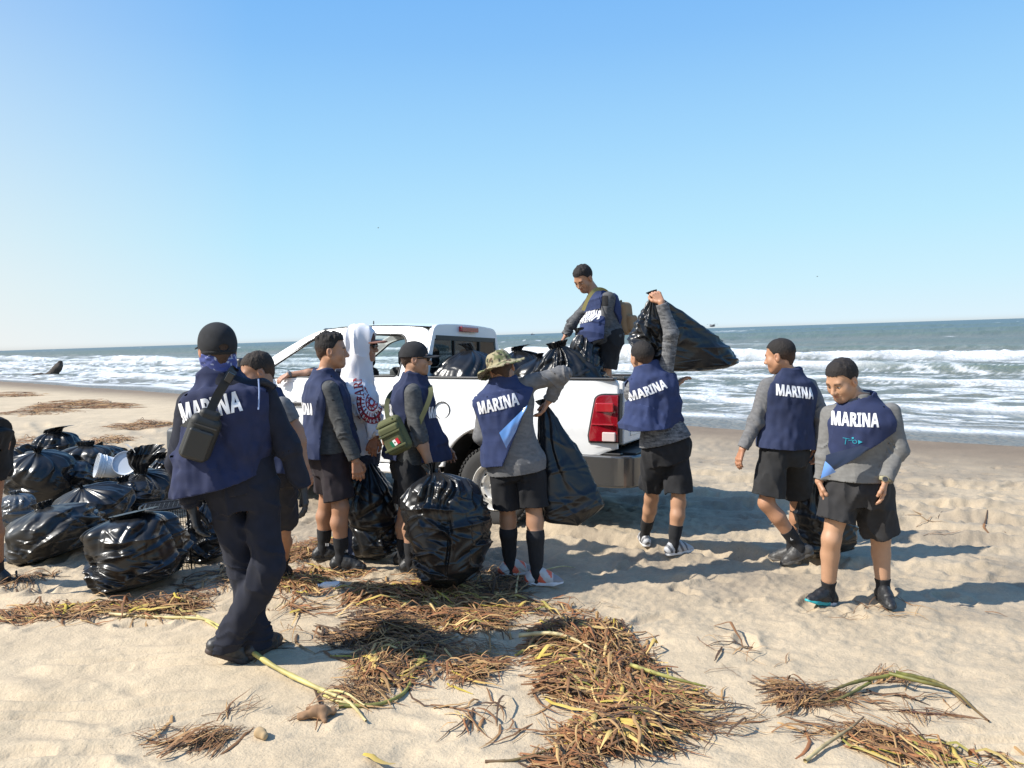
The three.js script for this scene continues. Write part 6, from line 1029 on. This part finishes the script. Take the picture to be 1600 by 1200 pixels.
litter('reed_litter', 'reeds and yellow leaves strewn under the big held bag and the standing men', 'plant debris', [[560, 906, 95, 24, 900, .1, .05], [650, 928, 90, 20, 800, .1, .05], [480, 862, 55, 24, 700, .2, .09], [470, 905, 55, 16, 300, .2, .04], [760, 905, 60, 24, 500, 0, .05, 'dark'], [620, 880, 60, 20, 300, 0, .04], [600, 930, 190, 40, 420, .2, .012], [720, 940, 120, 26, 260, .2, .03]], 103);
litter('reed_litter', 'dark clump of reeds lying in the shadow of the man in coveralls', 'plant debris', [[610, 985, 50, 26, 900, .4, .12, 'dark'], [600, 1048, 48, 36, 700, 1.0, .06], [650, 1010, 60, 16, 260, .1, .05, 'dark'], [500, 1000, 90, 10, 140, .1, .02, 'dark'], [560, 1085, 40, 18, 160, .9, .03, 'roots'], [455, 1012, 30, 14, 120, .2, .03, 'dark']], 105);
litter('reed_litter', 'tangle of roots and stems in the bottom right corner', 'plant debris', [[1410, 1178, 115, 26, 1300, .1, .10], [1385, 1160, 40, 14, 500, .3, .12, 'roots'], [1510, 1190, 80, 18, 500, .2, .05], [1300, 1150, 70, 16, 110, .3, .02, 'roots']], 107);
litter('reed_litter', 'matted root ball and dry strands of the uprooted plant at right', 'plant debris', [[1395, 1066, 34, 11, 520, 0, .13, 'roots', .7], [1275, 1095, 65, 14, 230, .2, .03, 'roots'], [1235, 1085, 20, 18, 60, 1.2, .05, 'roots'], [1400, 1120, 120, 14, 26, .1, .01, 'roots']], 109);
litter('reed_litter', 'strip of torn reeds along the foot of the bag heap at left', 'plant debris', [[220, 952, 130, 9, 800, .05, .05], [70, 958, 80, 9, 260, .2, .03], [70, 915, 80, 24, 420, -.2, .05, 'dark'], [330, 915, 40, 22, 160, .3, .04, 'dark'], [160, 970, 160, 6, 130, .05, .02]], 111);
litter('seaweed_strip', 'long dark band of dry weed on the beach beyond the bags', 'plant debris', [[120, 634, 62, 5, 700, 0, .14, 'far', 2.6], [60, 645, 45, 5, 300, 0, .10, 'far', 2.6], [185, 636, 36, 3, 220, 0, .10, 'far', 2.6]], 113);
litter('seaweed_strip', 'small brown weed patch near the front of the truck', 'plant debris', [[225, 666, 48, 5, 480, 0, .10, 'far', 1.8], [165, 690, 36, 6, 260, .2, .08, 'far', 1.6], [55, 692, 40, 9, 300, .2, .08, 'far', 1.6]], 115);
litter('seaweed_strip', 'faint weed patch at the left edge of the beach near the water', 'plant debris', [[22, 619, 34, 3, 300, 0, .14, 'far', 3]], 117);
litter('twig_litter', 'sprinkle of thin dry twigs on bare sand left of the bottom centre', 'plant debris', [[492, 1116, 32, 14, 130, .5, .05, 'roots', .6], [320, 1156, 44, 7, 90, 0, .015, 'roots'], [385, 1106, 24, 3, 10, 0, .01, 'roots'], [600, 1190, 45, 12, 120, .2, .03], [420, 990, 60, 10, 20, .5, .01, 'roots'], [250, 1150, 40, 10, 14, 0, .01, 'roots']], 119);
litter('twig_litter', 'few scattered dry stems on the bare sand at right', 'plant debris', [[1450, 1100, 90, 20, 26, .15, .012, 'roots'], [1150, 1030, 90, 40, 26, .2, .008, 'roots'], [1500, 830, 90, 40, 26, .1, .01, 'dark', 1.6], [1420, 960, 140, 20, 26, .2, .008, 'roots'], [1240, 1130, 50, 30, 12, 1.0, .01, 'roots']], 121);
const GREEN = vcol(.55);
function stalk(label, pts, r, c1, c2, more = []) {
  const W3 = pts.map(([x, y, h = 0]) => { const p = surf(x, y); p.y += r + h; return p; }), c0 = W3[0].clone(), t = thing('reed_stalk', label, 'reed stalk', c0);
  const mk = (P, r0, nm) => { const cv = new THREE.CatmullRomCurve3(P), n = 40, g = gridGeo(7, n, (u, v) => { const p = cv.getPoint(v), tg = cv.getTangent(v), s = V(-tg.z, 0, tg.x).normalize(), up = s.clone().cross(tg).normalize(), rad = r0 * (1 - .6 * v * v) * (1 + .12 * n2(v * 30, r0 * 999) + .2 * Math.max(0, Math.cos(v * n * .9)) ** 12), a = u * Math.PI * 2; return p.addScaledVector(s, Math.cos(a) * rad).addScaledVector(up, Math.sin(a) * rad); }, true); g.translate(-c0.x, -c0.y, -c0.z); const tot = P[0].distanceTo(P[P.length - 1]) || 1; paint(g, (x, y, z, i) => { const v = Math.floor(i / 8) / n, k = .85 + .3 * n2(v * 22, r0 * 777) ; return c1.map((q, m) => lerp(q, c2[m], v) * k); }); part(nm, g, GREEN, t); };
  mk(W3, r, 'stem'); for (const [P, rr0] of more) mk(P.map(([x, y, h = 0]) => { const p = surf(x, y); p.y += rr0 + h; return p; }), rr0, 'side_shoot');
}
const YG = [.50, .44, .13], OLV = [.19, .19, .04], STR = [.60, .48, .24], BRN = [.15, .085, .045];
stalk('long pale yellow reed stalk running from under the boots of the man in coveralls', [[382, 1022, .03], [430, 1052, .02], [500, 1084, .01], [545, 1102], [572, 1131]], .014, YG, STR, [[[[498, 1083], [535, 1090, .02], [570, 1108, .01]], .008], [[[505, 1088], [525, 1100, .01], [560, 1104]], .007]]);
stalk('green stalk bent round in a half loop below the dark clump', [[530, 1106], [590, 1104], [628, 1088], [643, 1062], [637, 1038, .02], [624, 1018, .04]], .010, OLV, YG);
stalk('straight yellow stalk lying along the reed strip at left', [[172, 962], [245, 967], [318, 970], [352, 986]], .011, STR, YG, [[[[296, 958], [322, 972], [345, 988]], .010]]);
stalk('thin brown stem curving along the bottom edge at the centre', [[758, 1192], [800, 1190], [852, 1176], [890, 1158], [918, 1140, .03]], .006, BRN, OLV);
stalk('bleached straw stick on top of the big reed mat', [[812, 1012, .06], [858, 1013, .075], [890, 1018, .07], [932, 1036, .05]], .012, STR, STR);
stalk('green leaf stem of the uprooted plant pointing left', [[1388, 1074, .05], [1340, 1080, .04], [1300, 1088, .02], [1255, 1102]], .009, OLV, BRN, [[[[1360, 1078, .03], [1310, 1098, .01], [1272, 1103]], .008]]);
stalk('green leaf stem of the uprooted plant pointing right', [[1390, 1074, .06], [1440, 1084, .05], [1490, 1092, .03], [1520, 1112, .01], [1545, 1130]], .010, OLV, BRN, [[[[1400, 1072, .06], [1470, 1084, .04], [1510, 1108, .01]], .010]]);
stalk('reddish thin stem on the sand beneath the uprooted plant', [[1405, 1112], [1450, 1117], [1500, 1120], [1545, 1128]], .006, [.16, .07, .05], BRN);
stalk('yellow stem poking out of the reed mat towards the right', [[985, 1060, .06], [1040, 1072, .04], [1103, 1079, .01]], .011, YG, OLV);
stalk('straw stick leaning at the toe of the orange and white shoe', [[806, 938], [808, 918, .03], [812, 905, .05]], .008, STR, STR);
stalk('thin stick lying in the shadow right of the orange and white shoes', [[846, 895, .01], [880, 890, .02], [898, 888]], .006, STR, STR);
stalk('brown forked stem in the reeds at the bottom right', [[1258, 1192], [1290, 1170, .01], [1330, 1150, .03], [1350, 1140, .05]], .008, STR, BRN, [[[[1290, 1170, .01], [1310, 1155, .02], [1300, 1150, .03]], .006]]);
// ---------------------------------------------------------------- driftwood, bottle, boat, gulls
{
  const D = onGround(76, 590), c = tone([.050, .040, .032], .4, 3), f = join([cap(V(-.55, .05, 0), V(.25, .22, 0), .14, .22), cap(V(.1, .1, 0), V(.55, .95, .05), .34, .22), cap(V(.45, .8, 0), V(.58, 1.22, .0), .24, .15), cap(V(-.9, .08, .1), V(-.5, .15, 0), .08, .16)], .12);
  const t = thing('driftwood_stump', 'dark leaning driftwood stump standing in the shallow surf at far left', 'driftwood', D); part('trunk', netMesh((x, y, z) => f(x, y, z) - .05 * fbm3(x * 4, y * 2, z * 4), V(-1.2, -.2, -.6), V(1.1, 1.6, .6), .05, c).rotateZ(-.18).scale(1.55, 1.25, 1.3), vcol(.9), t);
}
function wood(label, px, py, pts, r, col) { const C = surf(px, py), F = join(pts.map(([a, b, r1, r2]) => cap(V(...a), V(...b), r1, r2)), .012), [lo, hi] = boundsOf(pts.flatMap(([a, b]) => [V(...a), V(...b)]), r); const t = new THREE.Mesh(netMesh((x, y, z) => F(x, y, z) - .006 * n3(x * 40, y * 40, z * 40), lo, hi, .006, tone(col, .3, 40)), vcol(.9)); t.name = numbered('driftwood_piece'); t.position.copy(C); t.castShadow = t.receiveShadow = true; scene.add(t); tag(t, label, 'driftwood'); }
wood('small forked driftwood lump near the long pale stalk', 495, 1122, [[[-.07, .02, .02], [.03, .03, 0], .016, .026], [[0, .03, 0], [.07, .02, -.02], .03, .014], [[-.05, .025, -.04], [.03, .03, -.02], .012, .02], [[.02, .03, .0], [.05, .015, .05], .02, .010]], .05, [.24, .14, .075]);
wood('rounded tan driftwood pebble alone on bare sand', 408, 1152, [[[-.01, .02, .0], [.02, .018, .02], .022, .015], [[-.01, .025, -.02], [.0, .02, .0], .012, .02]], .04, [.40, .28, .15]);
{
  const C = surf(515, 918), t = thing('plastic_bottle', 'small white plastic bottle lying on the sand by black shoes', 'bottle', C.add(V(0, .022, 0))), q = new THREE.Quaternion().setFromEuler(new THREE.Euler(0, .2, 1.52));
  part('body', new THREE.LatheGeometry([[0, -.07], [.022, -.07], [.026, -.06], [.024, -.01], [.026, .03], [.016, .055], [.011, .06], [.011, .07], [0, .07]].map(([r, y]) => new THREE.Vector2(r, y)), 24).applyQuaternion(q), std([.66, .68, .70], .35), t);
  part('cap', new THREE.CylinderGeometry(.014, .014, .02, 18).translate(0, .078, 0).applyQuaternion(q), std([.55, .60, .66], .4), t);
}
{
  const C = at(832, 521.0, 1500); C.y = SEA; const t = thing('fishing_boat', 'tiny fishing boat far out on the horizon', 'boat', C), DK = std([.12, .14, .17], .8);
  part('hull', [box(0, .6, 0, 7, 1.4, 2.4), box(3.6, .9, 0, 1.2, .9, 1.4)], DK, t); part('cabin', box(-1, 2.0, 0, 2.2, 1.6, 1.8), DK, t); part('mast', box(.6, 3.2, 0, .22, 4.6, .22), DK, t);
  for (const [x, y, d, l] of [[1113, 509, 62, 'gull skimming just above the horizon beside the raised bag'], [591, 356, 120, 'tiny bird high in the sky above the truck cab'], [1277, 432, 120, 'tiny bird in the sky above the man walking away']]) {
    const b = thing('gull', l, 'bird', at(x, y, d)), GM = std([.16, .16, .17], .8), s = d > 100 ? .55 : 1.1; part('body', new THREE.SphereGeometry(.10 * s, 10, 8).scale(2.2, .9, .9), GM, b);
    for (const k of [-1, 1]) part('wing', gridGeo(8, 2, (u, v) => V((v - .5) * .16 * s * (1 - u * .7), s * (.16 * Math.sin(u * 2.2) - .04 * u), k * u * .55 * s)).rotateY(.5), new THREE.MeshStandardMaterial({ color: GM.color, side: THREE.DoubleSide }), b);
  }
}
renderer.render(scene, camera);
